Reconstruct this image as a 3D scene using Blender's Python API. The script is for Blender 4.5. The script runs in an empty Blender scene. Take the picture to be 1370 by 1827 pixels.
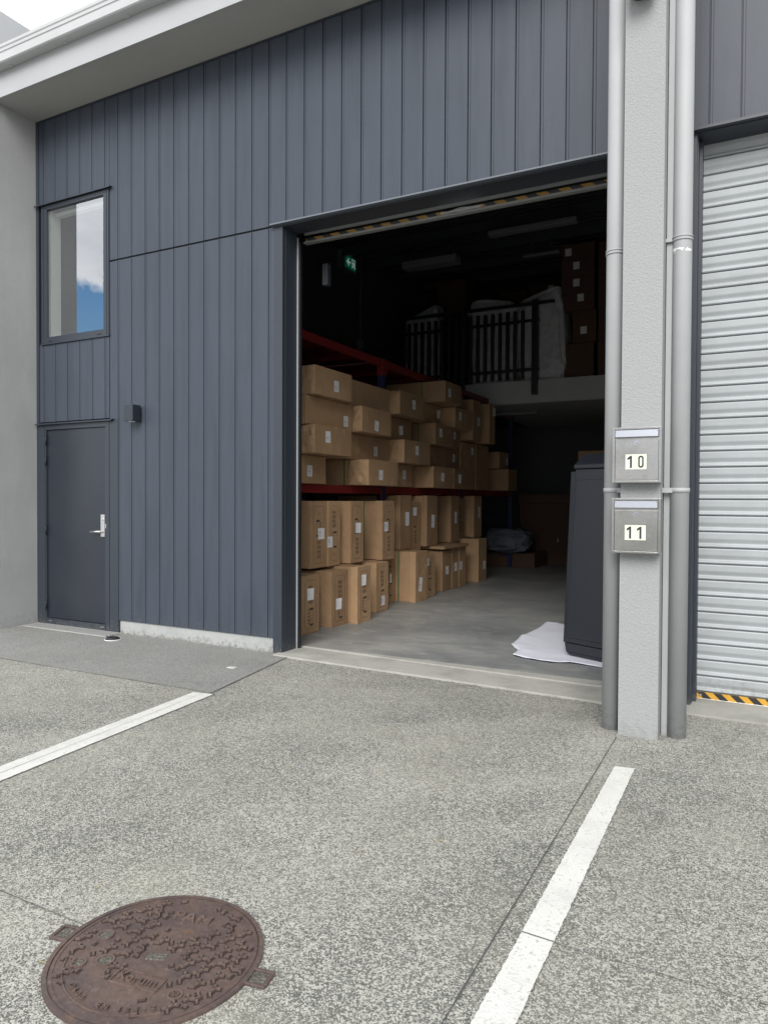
import bpy, bmesh, math, random
from mathutils import Vector, Matrix, noise
random.seed(7)
sc = bpy.context.scene
COL = sc.collection
# ------------------------------------------------------------------ camera
cd = bpy.data.cameras.new("camera"); cam = bpy.data.objects.new("camera", cd); COL.objects.link(cam)
cd.sensor_fit = 'VERTICAL'; cd.sensor_height = 36.0; cd.lens = 25.208; cd.clip_end = 500; cd.clip_start = 0.05
yaw, pitch, roll = math.radians(27.721), math.radians(-1.0676), math.radians(0.2807)
f = Vector((-math.sin(yaw)*math.cos(pitch), math.cos(yaw)*math.cos(pitch), math.sin(pitch)))
r = Vector((math.cos(yaw), math.sin(yaw), 0)); u = r.cross(f)
r2 = math.cos(roll)*r + math.sin(roll)*u; u2 = -math.sin(roll)*r + math.cos(roll)*u
m = Matrix((r2, u2, -f)).transposed().to_4x4(); m.translation = (0, -5.2, 1.3884)
cam.matrix_world = m
sc.camera = cam
# ------------------------------------------------------------------ light
SUN_EL, SUN_AZ = 36, 166        # azimuth clockwise from +Y
w = bpy.data.worlds.new("World"); sc.world = w; w.use_nodes = True
nt = w.node_tree; N = nt.nodes; L = nt.links; N.clear()
out = N.new('ShaderNodeOutputWorld'); bg = N.new('ShaderNodeBackground'); bg.inputs[1].default_value = 0.10
sky = N.new('ShaderNodeTexSky'); sky.sky_type = 'NISHITA'; sky.sun_disc = False
sky.sun_elevation = math.radians(SUN_EL); sky.sun_rotation = math.radians(SUN_AZ)
tc = N.new('ShaderNodeTexCoord'); mp = N.new('ShaderNodeMapping'); mp.inputs['Scale'].default_value = (1, 1, 2.2); mp.inputs['Location'].default_value = (2.35, .8, .3)
nz = N.new('ShaderNodeTexNoise'); nz.inputs['Scale'].default_value = 2.6; nz.inputs['Detail'].default_value = 9; nz.inputs['Roughness'].default_value = .58
cr = N.new('ShaderNodeValToRGB'); cr.color_ramp.elements[0].position = .27; cr.color_ramp.elements[1].position = .34
nz2 = N.new('ShaderNodeTexNoise'); nz2.inputs['Scale'].default_value = 5; nz2.inputs['Detail'].default_value = 6
cr2 = N.new('ShaderNodeValToRGB'); cr2.color_ramp.elements[0].position = .3; cr2.color_ramp.elements[1].position = .7
cr2.color_ramp.elements[0].color = (5.6, 5.9, 6.4, 1); cr2.color_ramp.elements[1].color = (10.4, 10.5, 10.6, 1)
mx = N.new('ShaderNodeMix'); mx.data_type = 'RGBA'
L.new(tc.outputs['Generated'], mp.inputs[0]); L.new(mp.outputs[0], nz.inputs[0]); L.new(mp.outputs[0], nz2.inputs[0])
L.new(nz.outputs[0], cr.inputs[0]); L.new(nz2.outputs[0], cr2.inputs[0])
# a blue opening in the cloud, with ragged edges
dv = N.new('ShaderNodeVectorMath'); dv.operation = 'DISTANCE'; dv.inputs[1].default_value = (-.75, -.62, .20)
nz3 = N.new('ShaderNodeTexNoise'); nz3.inputs['Scale'].default_value = 16; nz3.inputs['Detail'].default_value = 8; nz3.inputs['Roughness'].default_value = .6
sm_ = N.new('ShaderNodeMath'); sm_.operation = 'MULTIPLY_ADD'; sm_.inputs[1].default_value = .16
mr = N.new('ShaderNodeMapRange'); mr.inputs[1].default_value = .150; mr.inputs[2].default_value = .172
mn = N.new('ShaderNodeMath'); mn.operation = 'MULTIPLY'
L.new(tc.outputs['Generated'], dv.inputs[0]); L.new(tc.outputs['Generated'], nz3.inputs[0])
L.new(nz3.outputs[0], sm_.inputs[0]); L.new(dv.outputs['Value'], sm_.inputs[2]); L.new(sm_.outputs[0], mr.inputs[0])
L.new(cr.outputs[0], mn.inputs[0]); L.new(mr.outputs[0], mn.inputs[1]); L.new(mn.outputs[0], mx.inputs[0]); hs = N.new('ShaderNodeHueSaturation'); hs.inputs['Saturation'].default_value = 1.45; L.new(sky.outputs[0], hs.inputs['Color']); L.new(hs.outputs[0], mx.inputs[6]); L.new(cr2.outputs[0], mx.inputs[7])
L.new(mx.outputs[2], bg.inputs[0]); L.new(bg.outputs[0], out.inputs[0])
ld = bpy.data.lights.new("sun", 'SUN'); ld.energy = 2.1; ld.angle = math.radians(36); ld.color = (1, .97, .92)
lo = bpy.data.objects.new("sun", ld); COL.objects.link(lo)
az, el = math.radians(SUN_AZ), math.radians(SUN_EL)
sd = Vector((math.sin(az)*math.cos(el), math.cos(az)*math.cos(el), math.sin(el)))
lo.rotation_euler = sd.to_track_quat('Z', 'Y').to_euler()
sc.view_settings.view_transform = 'Standard'; sc.view_settings.look = 'None'
sc.view_settings.exposure = 0.8; sc.view_settings.gamma = 1
sc.render.engine = 'CYCLES'

# ------------------------------------------------------------------ helpers
class MB:
    def __init__(s): s.bm = bmesh.new()
    def box(s, x0, x1, y0, y1, z0, z1, bev=0):
        M = Matrix.Translation(((x0+x1)/2, (y0+y1)/2, (z0+z1)/2)) @ Matrix.Diagonal((abs(x1-x0), abs(y1-y0), abs(z1-z0), 1))
        g = bmesh.ops.create_cube(s.bm, size=1, matrix=M)
        if bev:
            es = {e for v in g['verts'] for e in v.link_edges}
            bmesh.ops.bevel(s.bm, geom=list(es), offset=bev, segments=2, affect='EDGES', profile=.5)
        return s
    def xbox(s, M, sx, sy, sz, bev=0):
        g = bmesh.ops.create_cube(s.bm, size=1, matrix=M @ Matrix.Diagonal((sx, sy, sz, 1)))
        if bev:
            es = {e for v in g['verts'] for e in v.link_edges}
            bmesh.ops.bevel(s.bm, geom=list(es), offset=bev, segments=2, affect='EDGES', profile=.5)
        return s
    def cyl(s, p0, p1, r0, r1=None, seg=24, caps=True):
        p0, p1 = Vector(p0), Vector(p1); d = p1-p0
        M = Matrix.Translation((p0+p1)/2) @ d.to_track_quat('Z', 'Y').to_matrix().to_4x4()
        g = bmesh.ops.create_cone(s.bm, cap_ends=caps, segments=seg, radius1=r0, radius2=r1 if r1 is not None else r0, depth=d.length, matrix=M)
        for fc in {f for v in g['verts'] for f in v.link_faces}:
            if len(fc.verts) == 4: fc.smooth = True
        return s
    def tube(s, pts, rad, seg=10):
        for a, b in zip(pts, pts[1:]): s.cyl(a, b, rad, seg=seg)
        return s
    def poly(s, pts):
        vs = [s.bm.verts.new(p) for p in pts]; s.bm.faces.new(vs); return s
    def prism(s, pts, vec, bev=0):
        """closed polygon pts extruded by vec"""
        vec = Vector(vec); a = [s.bm.verts.new(p) for p in pts]; b = [s.bm.verts.new(Vector(p)+vec) for p in pts]
        n = len(pts); fs = [s.bm.faces.new(a), s.bm.faces.new(b[::-1])]
        for i in range(n): fs.append(s.bm.faces.new((a[i], b[i], b[(i+1) % n], a[(i+1) % n])))
        bmesh.ops.recalc_face_normals(s.bm, faces=fs)
        return s
    def sweep(s, prof, x0, x1):
        """open profile [(y,z)] swept along X"""
        a = [s.bm.verts.new((x0, y, z)) for y, z in prof]; b = [s.bm.verts.new((x1, y, z)) for y, z in prof]
        for i in range(len(prof)-1): s.bm.faces.new((a[i], a[i+1], b[i+1], b[i]))
        return s
    def rects(s, O, U, V, Nn, lst, t=.0008):
        """thin raised rectangles (u0,u1,v0,v1) on a plane with origin O and axes U,V; normal Nn"""
        O, U, V, Nn = Vector(O), Vector(U), Vector(V), Vector(Nn)
        for (a, b, c, d) in lst:
            s.prism([O+U*a+V*c, O+U*b+V*c, O+U*b+V*d, O+U*a+V*d], Nn*t)
        return s
    def build(s, name, mat, parent=None, smooth=False, origin=None):
        me = bpy.data.meshes.new(name)
        if origin is None and parent is None:
            zs = [v.co for v in s.bm.verts]
            lo_, hi = [min(c[i] for c in zs) for i in range(3)], [max(c[i] for c in zs) for i in range(3)]
            origin = ((lo_[0]+hi[0])/2, (lo_[1]+hi[1])/2, lo_[2])
        if origin is not None and parent is None:
            bmesh.ops.translate(s.bm, verts=s.bm.verts, vec=-Vector(origin))
        s.bm.normal_update(); s.bm.to_mesh(me); s.bm.free()
        if smooth:
            for p_ in me.polygons: p_.use_smooth = True
        o = bpy.data.objects.new(name, me); COL.objects.link(o)
        if mat: me.materials.append(mat)
        if parent is not None:
            o.parent = parent
            o.matrix_parent_inverse = Matrix.Translation(world_loc(parent)).inverted()
        elif origin is not None: o.location = origin
        return o
def world_loc(o):
    v = Vector((0, 0, 0)); 
    if o.parent is None: return Vector(o.location)
    return Vector((0, 0, 0))      # parts keep world coordinates in their mesh, so their own origin is the world's
def tag(o, label=None, cat=None, group=None, kind=None):
    if label: o['label'] = label
    if cat: o['category'] = cat
    if group: o['group'] = group
    if kind: o['kind'] = kind
    return o
def empty(name, loc, label, cat, group=None):
    o = bpy.data.objects.new(name, None); o.empty_display_size = .1; COL.objects.link(o); o.location = loc
    return tag(o, label, cat, group)
def struct(o): o['kind'] = 'structure'; return o
def text(name, body, size, mat, M, parent, ext=.002, bold=False, sx=1.0, off=0.0):
    c = bpy.data.curves.new(name, 'FONT'); c.body = body; c.size = size; c.extrude = ext/2; c.align_x = 'CENTER'; c.align_y = 'CENTER'; c.offset = off
    c.resolution_u = 3
    t = bpy.data.objects.new(name, c); COL.objects.link(t)
    dg = bpy.context.evaluated_depsgraph_get(); me = bpy.data.meshes.new_from_object(t.evaluated_get(dg))
    bpy.data.objects.remove(t)
    me.transform(M @ Matrix.Diagonal((sx, 1, 1, 1)))
    o = bpy.data.objects.new(name, me); COL.objects.link(o); me.materials.clear(); me.materials.append(mat)
    o.parent = parent; o.matrix_parent_inverse = Matrix.Translation(world_loc(parent)).inverted()
    return o

# ------------------------------------------------------------------ materials
def mat(name, col, rough=.6, metal=0, n1=None, bump=None, var=None, spec=None, streak=None, coord='Object', detail=4):
    """n1: (scale, amount) fine tone noise; var: (scale, colour2, lo, hi); bump: (scale, distance, strength)"""
    m = bpy.data.materials.new(name); m.use_nodes = True
    t = m.node_tree; n = t.nodes; l = t.links; b = n['Principled BSDF']
    b.inputs['Base Color'].default_value = (*col, 1); b.inputs['Roughness'].default_value = rough; b.inputs['Metallic'].default_value = metal
    if spec is not None: b.inputs['Specular IOR Level'].default_value = spec
    co = n.new('ShaderNodeTexCoord'); geo = n.new('ShaderNodeNewGeometry')
    cs = geo.outputs['Position'] if coord == 'World' else co.outputs['Object']
    cur = None
    def rgb(c):
        x = n.new('ShaderNodeRGB'); x.outputs[0].default_value = (*c, 1); return x.outputs[0]
    cur = rgb(col)
    if var:
        for (s_, c2, lo_, hi, *st) in (var if isinstance(var, list) else [var]):
            nz = n.new('ShaderNodeTexNoise'); nz.inputs['Scale'].default_value = s_; nz.inputs['Detail'].default_value = 6; nz.inputs['Roughness'].default_value = .6
            mpn = n.new('ShaderNodeMapping'); l.new(cs, mpn.inputs[0]); l.new(mpn.outputs[0], nz.inputs[0])
            if st: mpn.inputs['Scale'].default_value = st[0]
            rp = n.new('ShaderNodeMapRange'); rp.inputs[1].default_value = lo_; rp.inputs[2].default_value = hi; l.new(nz.outputs[0], rp.inputs[0])
            mx = n.new('ShaderNodeMix'); mx.data_type = 'RGBA'; l.new(rp.outputs[0], mx.inputs[0]); l.new(cur, mx.inputs[6]); mx.inputs[7].default_value = (*c2, 1)
            cur = mx.outputs[2]
    if n1:
        nz = n.new('ShaderNodeTexNoise'); nz.inputs['Scale'].default_value = n1[0]; nz.inputs['Detail'].default_value = 3; l.new(cs, nz.inputs[0])
        rp = n.new('ShaderNodeMapRange'); rp.inputs[1].default_value = .3; rp.inputs[2].default_value = .7; rp.inputs[3].default_value = 1-n1[1]; rp.inputs[4].default_value = 1+n1[1]; l.new(nz.outputs[0], rp.inputs[0])
        mx = n.new('ShaderNodeVectorMath'); mx.operation = 'SCALE'; l.new(cur, mx.inputs[0]); l.new(rp.outputs[0], mx.inputs['Scale']); cur = mx.outputs[0]
    l.new(cur, b.inputs['Base Color'])
    if bump:
        prev = None
        for (s_, d_, st_, *sc_) in (bump if isinstance(bump, list) else [bump]):
            nz = n.new('ShaderNodeTexNoise'); nz.inputs['Scale'].default_value = s_; nz.inputs['Detail'].default_value = detail
            if sc_:
                mpn = n.new('ShaderNodeMapping'); mpn.inputs['Scale'].default_value = sc_[0]; l.new(cs, mpn.inputs[0]); l.new(mpn.outputs[0], nz.inputs[0])
            else: l.new(cs, nz.inputs[0])
            bp = n.new('ShaderNodeBump'); bp.inputs['Distance'].default_value = d_; bp.inputs['Strength'].default_value = st_; l.new(nz.outputs[0], bp.inputs['Height'])
            if prev: l.new(prev, bp.inputs['Normal'])
            prev = bp.outputs[0]
        l.new(prev, b.inputs['Normal'])
    return m
def splash(m, h=.35, col=(.09, .085, .07), amt=.7):
    """mud splashed up from the ground: ragged specks that thin out with height"""
    t = m.node_tree; n = t.nodes; l = t.links; b = n['Principled BSDF']; src = b.inputs['Base Color'].links[0].from_socket
    g_ = n.new('ShaderNodeNewGeometry'); sp = n.new('ShaderNodeSeparateXYZ'); l.new(g_.outputs['Position'], sp.inputs[0])
    nz = n.new('ShaderNodeTexNoise'); nz.inputs['Scale'].default_value = 28; nz.inputs['Detail'].default_value = 8; nz.inputs['Roughness'].default_value = .7; l.new(g_.outputs['Position'], nz.inputs[0])
    r1 = n.new('ShaderNodeMapRange'); r1.inputs[1].default_value = 0; r1.inputs[2].default_value = h; r1.inputs[3].default_value = .14; r1.inputs[4].default_value = -.15; l.new(sp.outputs[2], r1.inputs[0])
    ad = n.new('ShaderNodeMath'); l.new(nz.outputs[0], ad.inputs[0]); l.new(r1.outputs[0], ad.inputs[1])
    r2 = n.new('ShaderNodeMapRange'); r2.inputs[1].default_value = .52; r2.inputs[2].default_value = .68; r2.inputs[4].default_value = amt; l.new(ad.outputs[0], r2.inputs[0])
    mx = n.new('ShaderNodeMix'); mx.data_type = 'RGBA'; l.new(r2.outputs[0], mx.inputs[0]); l.new(src, mx.inputs[6]); mx.inputs[7].default_value = (*col, 1); l.new(mx.outputs[2], b.inputs['Base Color'])
def obj_random_tint(m, amt=.12):
    t = m.node_tree; n = t.nodes; l = t.links; b = n['Principled BSDF']; src = b.inputs['Base Color'].links[0].from_socket
    oi = n.new('ShaderNodeObjectInfo'); rp = n.new('ShaderNodeMapRange'); rp.inputs[3].default_value = 1-amt; rp.inputs[4].default_value = 1+amt; l.new(oi.outputs['Random'], rp.inputs[0])
    mx = n.new('ShaderNodeVectorMath'); mx.operation = 'SCALE'; l.new(src, mx.inputs[0]); l.new(rp.outputs[0], mx.inputs['Scale']); l.new(mx.outputs[0], b.inputs['Base Color'])

M_clad = mat('navy_cladding', (.046, .056, .075), .42, n1=(90, .05), var=[(.9, (.050, .060, .080), .38, .66), (7, (.037, .045, .060), .5, .75, (1, 1, .10)), (26, (.056, .066, .084), .62, .8, (1, 1, .05)), (160, (.12, .125, .13), .765, .78), (14, (.038, .0465, .062), .5, .8, (1, 1, .12))], bump=[(260, .0006, .25), (3, .006, .25)], spec=.32, coord='World')
M_trim = mat('navy_trim', (.028, .035, .047), .4, n1=(40, .06), bump=(200, .0004, .2), coord='World')
M_flash = mat('skylit_flashing', (.12, .135, .16), .3, coord='World')  # same paint as the trim, lightened to put sky light into the colour
M_dark = mat('dark_recess', (.02, .023, .03), .7)
M_door = mat('navy_door_paint', (.018, .023, .032), .3, n1=(20, .05), var=(1.6, (.023, .028, .037), .4, .7), bump=(4, .004, .15), coord='World')
M_wall = mat('textured_render', (.35, .355, .355), .85, n1=(120, .05), var=[(1.2, (.31, .315, .315), .45, .75), (5, (.38, .385, .385), .5, .8, (1, 1, .3))], bump=[(95, .006, .55), (300, .002, .4)], coord='World')
M_pillar = mat('light_textured_render', (.285, .295, .30), .8, n1=(120, .04), var=(1.5, (.28, .288, .29), .45, .75), bump=[(105, .007, .7), (320, .002, .4)], coord='World')
M_soffit = mat('soffit_paint', (.36, .355, .345), .75, n1=(30, .02), var=(1.1, (.33, .325, .316), .45, .7), coord='World')
M_fascia = mat('white_fascia', (.36, .37, .385), .5, var=(1.5, (.33, .34, .35), .45, .75), coord='World')
M_gutter = mat('white_gutter', (.42, .43, .44), .4, var=(2.5, (.37, .38, .385), .5, .8, (1, 1, 3)), coord='World')
M_pipe = mat('grey_pipe_paint', (.33, .342, .352), .6, n1=(8, .03), var=[(2, (.31, .32, .327), .45, .75), (55, (.5, .5, .5), .74, .78)], bump=(30, .001, .3), coord='World')
M_steel = mat('brushed_stainless', (.36, .357, .35), .24, metal=1, n1=(60, .05), bump=(220, .0004, .3, (.03, 1, 1)), var=(6, (.27, .267, .26), .45, .75), coord='World')
M_bright = mat('polished_steel', (.40, .41, .45), .25, metal=1)
M_alu = mat('aluminium', (.62, .62, .62), .35, metal=.9, n1=(60, .05))
M_dull = mat('dull_aluminium', (.24, .24, .235), .6, metal=.3, n1=(60, .1))
M_slat = mat('silver_slat', (.37, .395, .41), .55, metal=.1, n1=(12, .03), var=(4, (.31, .33, .34), .5, .75, (.4, 1, 1)), coord='World')
M_block = mat('dark_blockwork', (.085, .092, .09), .9, bump=(60, .003, .5), coord='World')
M_black = mat('black_steel', (.012, .013, .016), .45)
M_white = mat('white_paper', (.72, .72, .73), .7)
M_cream = mat('cream_sticker', (.60, .66, .52), .45, n1=(30, .02))
M_ink = mat('black_ink', (.018, .018, .02), .6)
M_ink2 = mat('printed_ink', (.05, .035, .025), .8)
M_red = mat('red_beam_paint', (.19, .015, .015), .45, n1=(20, .1))
M_blue = mat('blue_post_paint', (.010, .018, .075), .45)
M_green = mat('green_strap', (.02, .14, .05), .5)
M_card = mat('cardboard', (.385, .243, .133), .82, n1=(140, .05), var=[(3, (.325, .202, .108), .4, .7), (10, (.435, .284, .16), .55, .85), (1.1, (.32, .205, .115), .5, .75)], bump=[(5, .03, .6), (12, .01, .4), (60, .0015, .3, (1, 1, 6))], coord='World')
obj_random_tint(M_card, .17)
M_card2 = mat('creased_cardboard', (.44, .285, .16), .8, n1=(140, .05), var=(8, (.34, .215, .115), .4, .7), bump=[(11, .04, .6, (1, 1, .6)), (40, .004, .4)], coord='World')
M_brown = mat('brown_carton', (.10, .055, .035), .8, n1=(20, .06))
M_plastic = mat('plastic_wrap', (.56, .57, .60), .3, bump=[(6, .08, .9, (1, 1, .5)), (22, .02, .7)], n1=(6, .1))
M_sack = mat('grey_sack', (.16, .175, .21), .7, bump=(9, .03, .6))
M_foam = mat('white_foam_sheet', (.66, .67, .75), .75, bump=[(5, .02, .3), (70, .001, .3)])
M_cab = mat('charcoal_cabinet', (.013, .016, .022), .4, n1=(30, .05), bump=(400, .0003, .3))
M_fixture = mat('white_light_fitting', (.20, .205, .22), .5)
M_mezz = mat('mezzanine_white', (.42, .43, .43), .7, n1=(4, .05))
M_roof = mat('roof_lining', (.05, .055, .065), .5)
M_white_int = mat('white_plaster', (.84, .87, .85), .7)
M_yellow = mat('hazard_yellow', (.55, .30, .03), .5, n1=(60, .1))
M_hblack = mat('hazard_black', (.02, .02, .022), .5)
M_signg = mat('exit_green', (.0, .16, .09), .4)
M_upst = mat('concrete_upstand', (.34, .35, .345), .85, n1=(150, .06), var=[(3.5, (.26, .265, .26), .5, .75), (14, (.41, .42, .41), .55, .8)], bump=[(25, .005, .6), (120, .002, .5)], coord='World')
M_mesh = mat('galvanised_grate', (.5, .5, .49), .45, metal=.5, n1=(80, .15))

def glass_mat():
    m = bpy.data.materials.new('window_glass'); m.use_nodes = True; t = m.node_tree; n = t.nodes; l = t.links; n.clear()
    o = n.new('ShaderNodeOutputMaterial'); g = n.new('ShaderNodeBsdfGlossy'); g.inputs['Roughness'].default_value = .0; g.inputs['Color'].default_value = (.95, .97, 1, 1)
    tr = n.new('ShaderNodeBsdfTransparent'); tr.inputs['Color'].default_value = (.93, .96, .94, 1); fr = n.new('ShaderNodeLayerWeight'); fr.inputs[0].default_value = .5
    ad = n.new('ShaderNodeMapRange'); ad.inputs[1].default_value = 0; ad.inputs[2].default_value = 1; ad.inputs[3].default_value = .36; ad.inputs[4].default_value = .85
    pw = n.new('ShaderNodeMath'); pw.operation = 'POWER'; pw.inputs[1].default_value = 2.2
    mx = n.new('ShaderNodeMixShader'); l.new(fr.outputs['Facing'], pw.inputs[0]); l.new(pw.outputs[0], ad.inputs[0]); l.new(ad.outputs[0], mx.inputs[0]); l.new(tr.outputs[0], mx.inputs[1]); l.new(g.outputs[0], mx.inputs[2]); l.new(mx.outputs[0], o.inputs[0])
    return m
M_glass = glass_mat()
for m_, h_, c_, a_ in ((M_pillar, .22, (.14, .135, .12), .28), (M_pipe, .25, (.16, .155, .14), .35), (M_wall, .3, (.15, .145, .13), .28), (M_clad, .45, (.10, .10, .095), .35), (M_trim, .25, (.11, .108, .10), .45), (M_upst, .12, (.14, .135, .115), .7), (M_slat, .3, (.16, .155, .14), .4)): splash(m_, h_, c_, a_)

def ground_mat(name, pale, dark, stone, fine=1.0, contrast=1.0, patchy=True):
    m = bpy.data.materials.new(name); m.use_nodes = True; t = m.node_tree; n = t.nodes; l = t.links; b = n['Principled BSDF']
    geo = n.new('ShaderNodeNewGeometry'); P = geo.outputs['Position']
    def noise_(s_, d=4, r_=.6):
        x = n.new('ShaderNodeTexNoise'); x.inputs['Scale'].default_value = s_; x.inputs['Detail'].default_value = d; x.inputs['Roughness'].default_value = r_; l.new(P, x.inputs[0]); return x.outputs[0]
    def rng(src, a, b_, c=0., d=1.):
        x = n.new('ShaderNodeMapRange'); x.inputs[1].default_value = a; x.inputs[2].default_value = b_; x.inputs[3].default_value = c; x.inputs[4].default_value = d; l.new(src, x.inputs[0]); return x.outputs[0]
    def mixc(fac, a, b_):
        x = n.new('ShaderNodeMix'); x.data_type = 'RGBA'; l.new(fac, x.inputs[0])
        for i, c in ((6, a), (7, b_)):
            if isinstance(c, tuple): x.inputs[i].default_value = (*c, 1)
            else: l.new(c, x.inputs[i])
        return x.outputs[2]
    def math_(op, a, b_):
        x = n.new('ShaderNodeMath'); x.operation = op
        for i, c in ((0, a), (1, b_)):
            if isinstance(c, (int, float)): x.inputs[i].default_value = c
            else: l.new(c, x.inputs[i])
        return x.outputs[0]
    big = noise_(.75, 5, .65); mid = noise_(3.2, 6, .7)
    fine_ = noise_(95*fine, 3, .78)
    # worn cement film: pale where it survives, dark aggregate where it is gone
    thr = math_('ADD', math_('MULTIPLY', rng(big, .3, .7, -.5, .5), .12), math_('MULTIPLY', rng(mid, .3, .7, -.5, .5), .06))
    def cells(sc_):
        wv = n.new('ShaderNodeTexNoise'); wv.inputs['Scale'].default_value = sc_*1.1; l.new(P, wv.inputs[0])
        ms = n.new('ShaderNodeVectorMath'); ms.operation = 'SCALE'; ms.inputs['Scale'].default_value = .9/sc_; l.new(wv.outputs['Color'], ms.inputs[0])
        aa = n.new('ShaderNodeVectorMath'); aa.operation = 'ADD'; l.new(P, aa.inputs[0]); l.new(ms.outputs[0], aa.inputs[1])
        vo = n.new('ShaderNodeTexVoronoi'); vo.inputs['Scale'].default_value = sc_; l.new(aa.outputs[0], vo.inputs[0])
        sp = n.new('ShaderNodeSeparateColor'); l.new(vo.outputs['Color'], sp.inputs[0]); return sp
    c1, c2, c3 = cells(215*fine), cells(120*fine), cells(55*fine)
    v = math_('ADD', math_('ADD', math_('MULTIPLY', c1.outputs[0], .52), math_('MULTIPLY', c2.outputs[0], .36)), math_('MULTIPLY', c3.outputs[0], .12))
    v = math_('ADD', v, math_('MULTIPLY', thr, 1.6))
    k = rng(v, .5-.11/contrast, .5+.13/contrast)
    c = mixc(k, dark, pale)
    sep = c2
    c = mixc(rng(c3.outputs[1], .7, 1., 0, .45), c, stone)
    tint = mixc(rng(noise_(1.7, 4), .45, .7, 0, .35), c, (pale[0]*.74, pale[1]*.73, pale[2]*.64))
    stain = rng(noise_(.55, 7, .72), .60, .72, 0, .30)
    tint = mixc(stain, tint, (dark[0]*1.2, dark[1]*1.15, dark[2]*1.05))
    spots = rng(noise_(24, 2, .5), .68, .72, 0, .4)
    tint = mixc(spots, tint, (dark[0]*.6, dark[1]*.6, dark[2]*.6))
    l.new(tint, b.inputs['Base Color']); b.inputs['Roughness'].default_value = .88
    bp = n.new('ShaderNodeBump'); bp.inputs['Distance'].default_value = .004; bp.inputs['Strength'].default_value = .6; l.new(v, bp.inputs['Height'])
    l.new(bp.outputs[0], b.inputs['Normal'])
    return m
M_ground = ground_mat('exposed_aggregate_concrete', (.42, .414, .372), (.092, .094, .086), (.16, .16, .146), fine=1.26, contrast=1.1)
M_apron = ground_mat('broomed_concrete', (.31, .31, .295), (.14, .14, .135), (.2, .2, .19), fine=1.3, contrast=.8)
M_slab = mat('slab_edge_concrete', (.35, .345, .315), .85, n1=(160, .08), var=[(2.2, (.25, .245, .225), .45, .7), (9, (.41, .41, .375), .55, .8, (.3, 1, 1)), (30, (.2, .2, .19), .68, .74)], bump=[(40, .004, .5), (150, .0015, .5)], coord='World')
M_floor = mat('garage_floor_concrete', (.32, .32, .305), .42, n1=(60, .06), var=[(.9, (.16, .17, .175), .38, .65), (2.5, (.20, .21, .21), .45, .7, (1, 2.5, 1)), (5, (.40, .40, .385), .55, .85, (1, 2.2, 1)), (16, (.19, .2, .2), .62, .75)], bump=[(8, .003, .3), (90, .0008, .4)], coord='World')
M_line = mat('worn_white_line_paint', (.58, .58, .55), .75, n1=(160, .06), var=[(70, (.36, .36, .335), .57, .66), (6, (.50, .50, .475), .45, .7)], bump=[(110, .004, .7)], coord='World')
M_joint = mat('sawn_joint', (.07, .07, .068), .95)

# ------------------------------------------------------------------ ground
g = MB(); g.poly([(-90, -120, 0), (90, -120, 0), (90, 60, 0), (-90, 60, 0)])
struct(g.build('ground', M_ground, origin=(0, 0, 0)))
a = MB(); a.prism([(-7.02, -.0, .0004), (-7.02, -1.31, .0004), (-3.43, -1.28, .0004), (-3.62, -.1, .0004), (-3.7, .0, .0004)], (0, 0, .0045))
struct(a.build('concrete_apron', M_apron, origin=(0, 0, 0)))
def strip(p, q, wd, z=.006):
    p, q = Vector((*p, z)), Vector((*q, z)); d = (q-p).normalized(); nn = Vector((-d.y, d.x, 0))*wd/2
    return [p+nn, q+nn, q-nn, p-nn]
j = MB()
def wob(p, q, wd, n_=24, z=.0045):
    p, q = Vector((*p, 0)), Vector((*q, 0)); pr = None
    for i in range(n_):
        a_, b_ = p.lerp(q, i/n_), p.lerp(q, (i+1)/n_)
        pts = strip(a_.xy, b_.xy, wd*random.uniform(.7, 1.25), z); j.poly(pts)
wob((-.73, -.88), (-.725, -8), .0055, 60)
wob((-3.44, -1.28), (-3.36, -1.33), .006, 3, .0066); wob((-.73, -2.99), (7, -2.97), .002, 60, .0040)
wob((-8, -3.60), (-1.93, -3.615), .0028, 40, .0040)
wob((-7.0, -1.315), (-3.43, -1.285), .004, 30, .0066); wob((-3.43, -1.285), (-3.63, -.09), .006, 12, .0066)
struct(j.build('ground_joints', M_joint, origin=(0, 0, 0)))
# interior floor + slab edge
s = MB(); s.box(-7.0, -.72, .33, 11.8, -.1, .012); struct(s.build('garage_floor', M_floor, origin=(0, 0, 0)))
s = MB(); 
s.prism([(-3.78, -.09, .0), (-2.2, -.155, 0), (-.62, -.235, 0), (-.62, .16, 0), (-2.2, .215, 0), (-3.78, .30, 0)], (0, 0, .016))
s.prism([(-3.78, .302, .0), (-2.2, .217, 0), (-.62, .162, 0), (-.62, .34, 0), (-3.78, .34, 0)], (0, 0, .0185))
s.prism([(-3.75, .287, .0165), (-2.2, .203, .0165), (-.7, .148, .0165), (-.7, .162, .0165), (-2.2, .217, .0165), (-3.75, .300, .0165)], (0, 0, .010))
s.prism([(-.46, -.20, 0), (3.5, -.26, 0), (3.5, .4, 0), (-.46, .4, 0)], (0, 0, .014))
struct(s.build('door_threshold', M_slab, origin=(0, 0, 0)))

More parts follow.
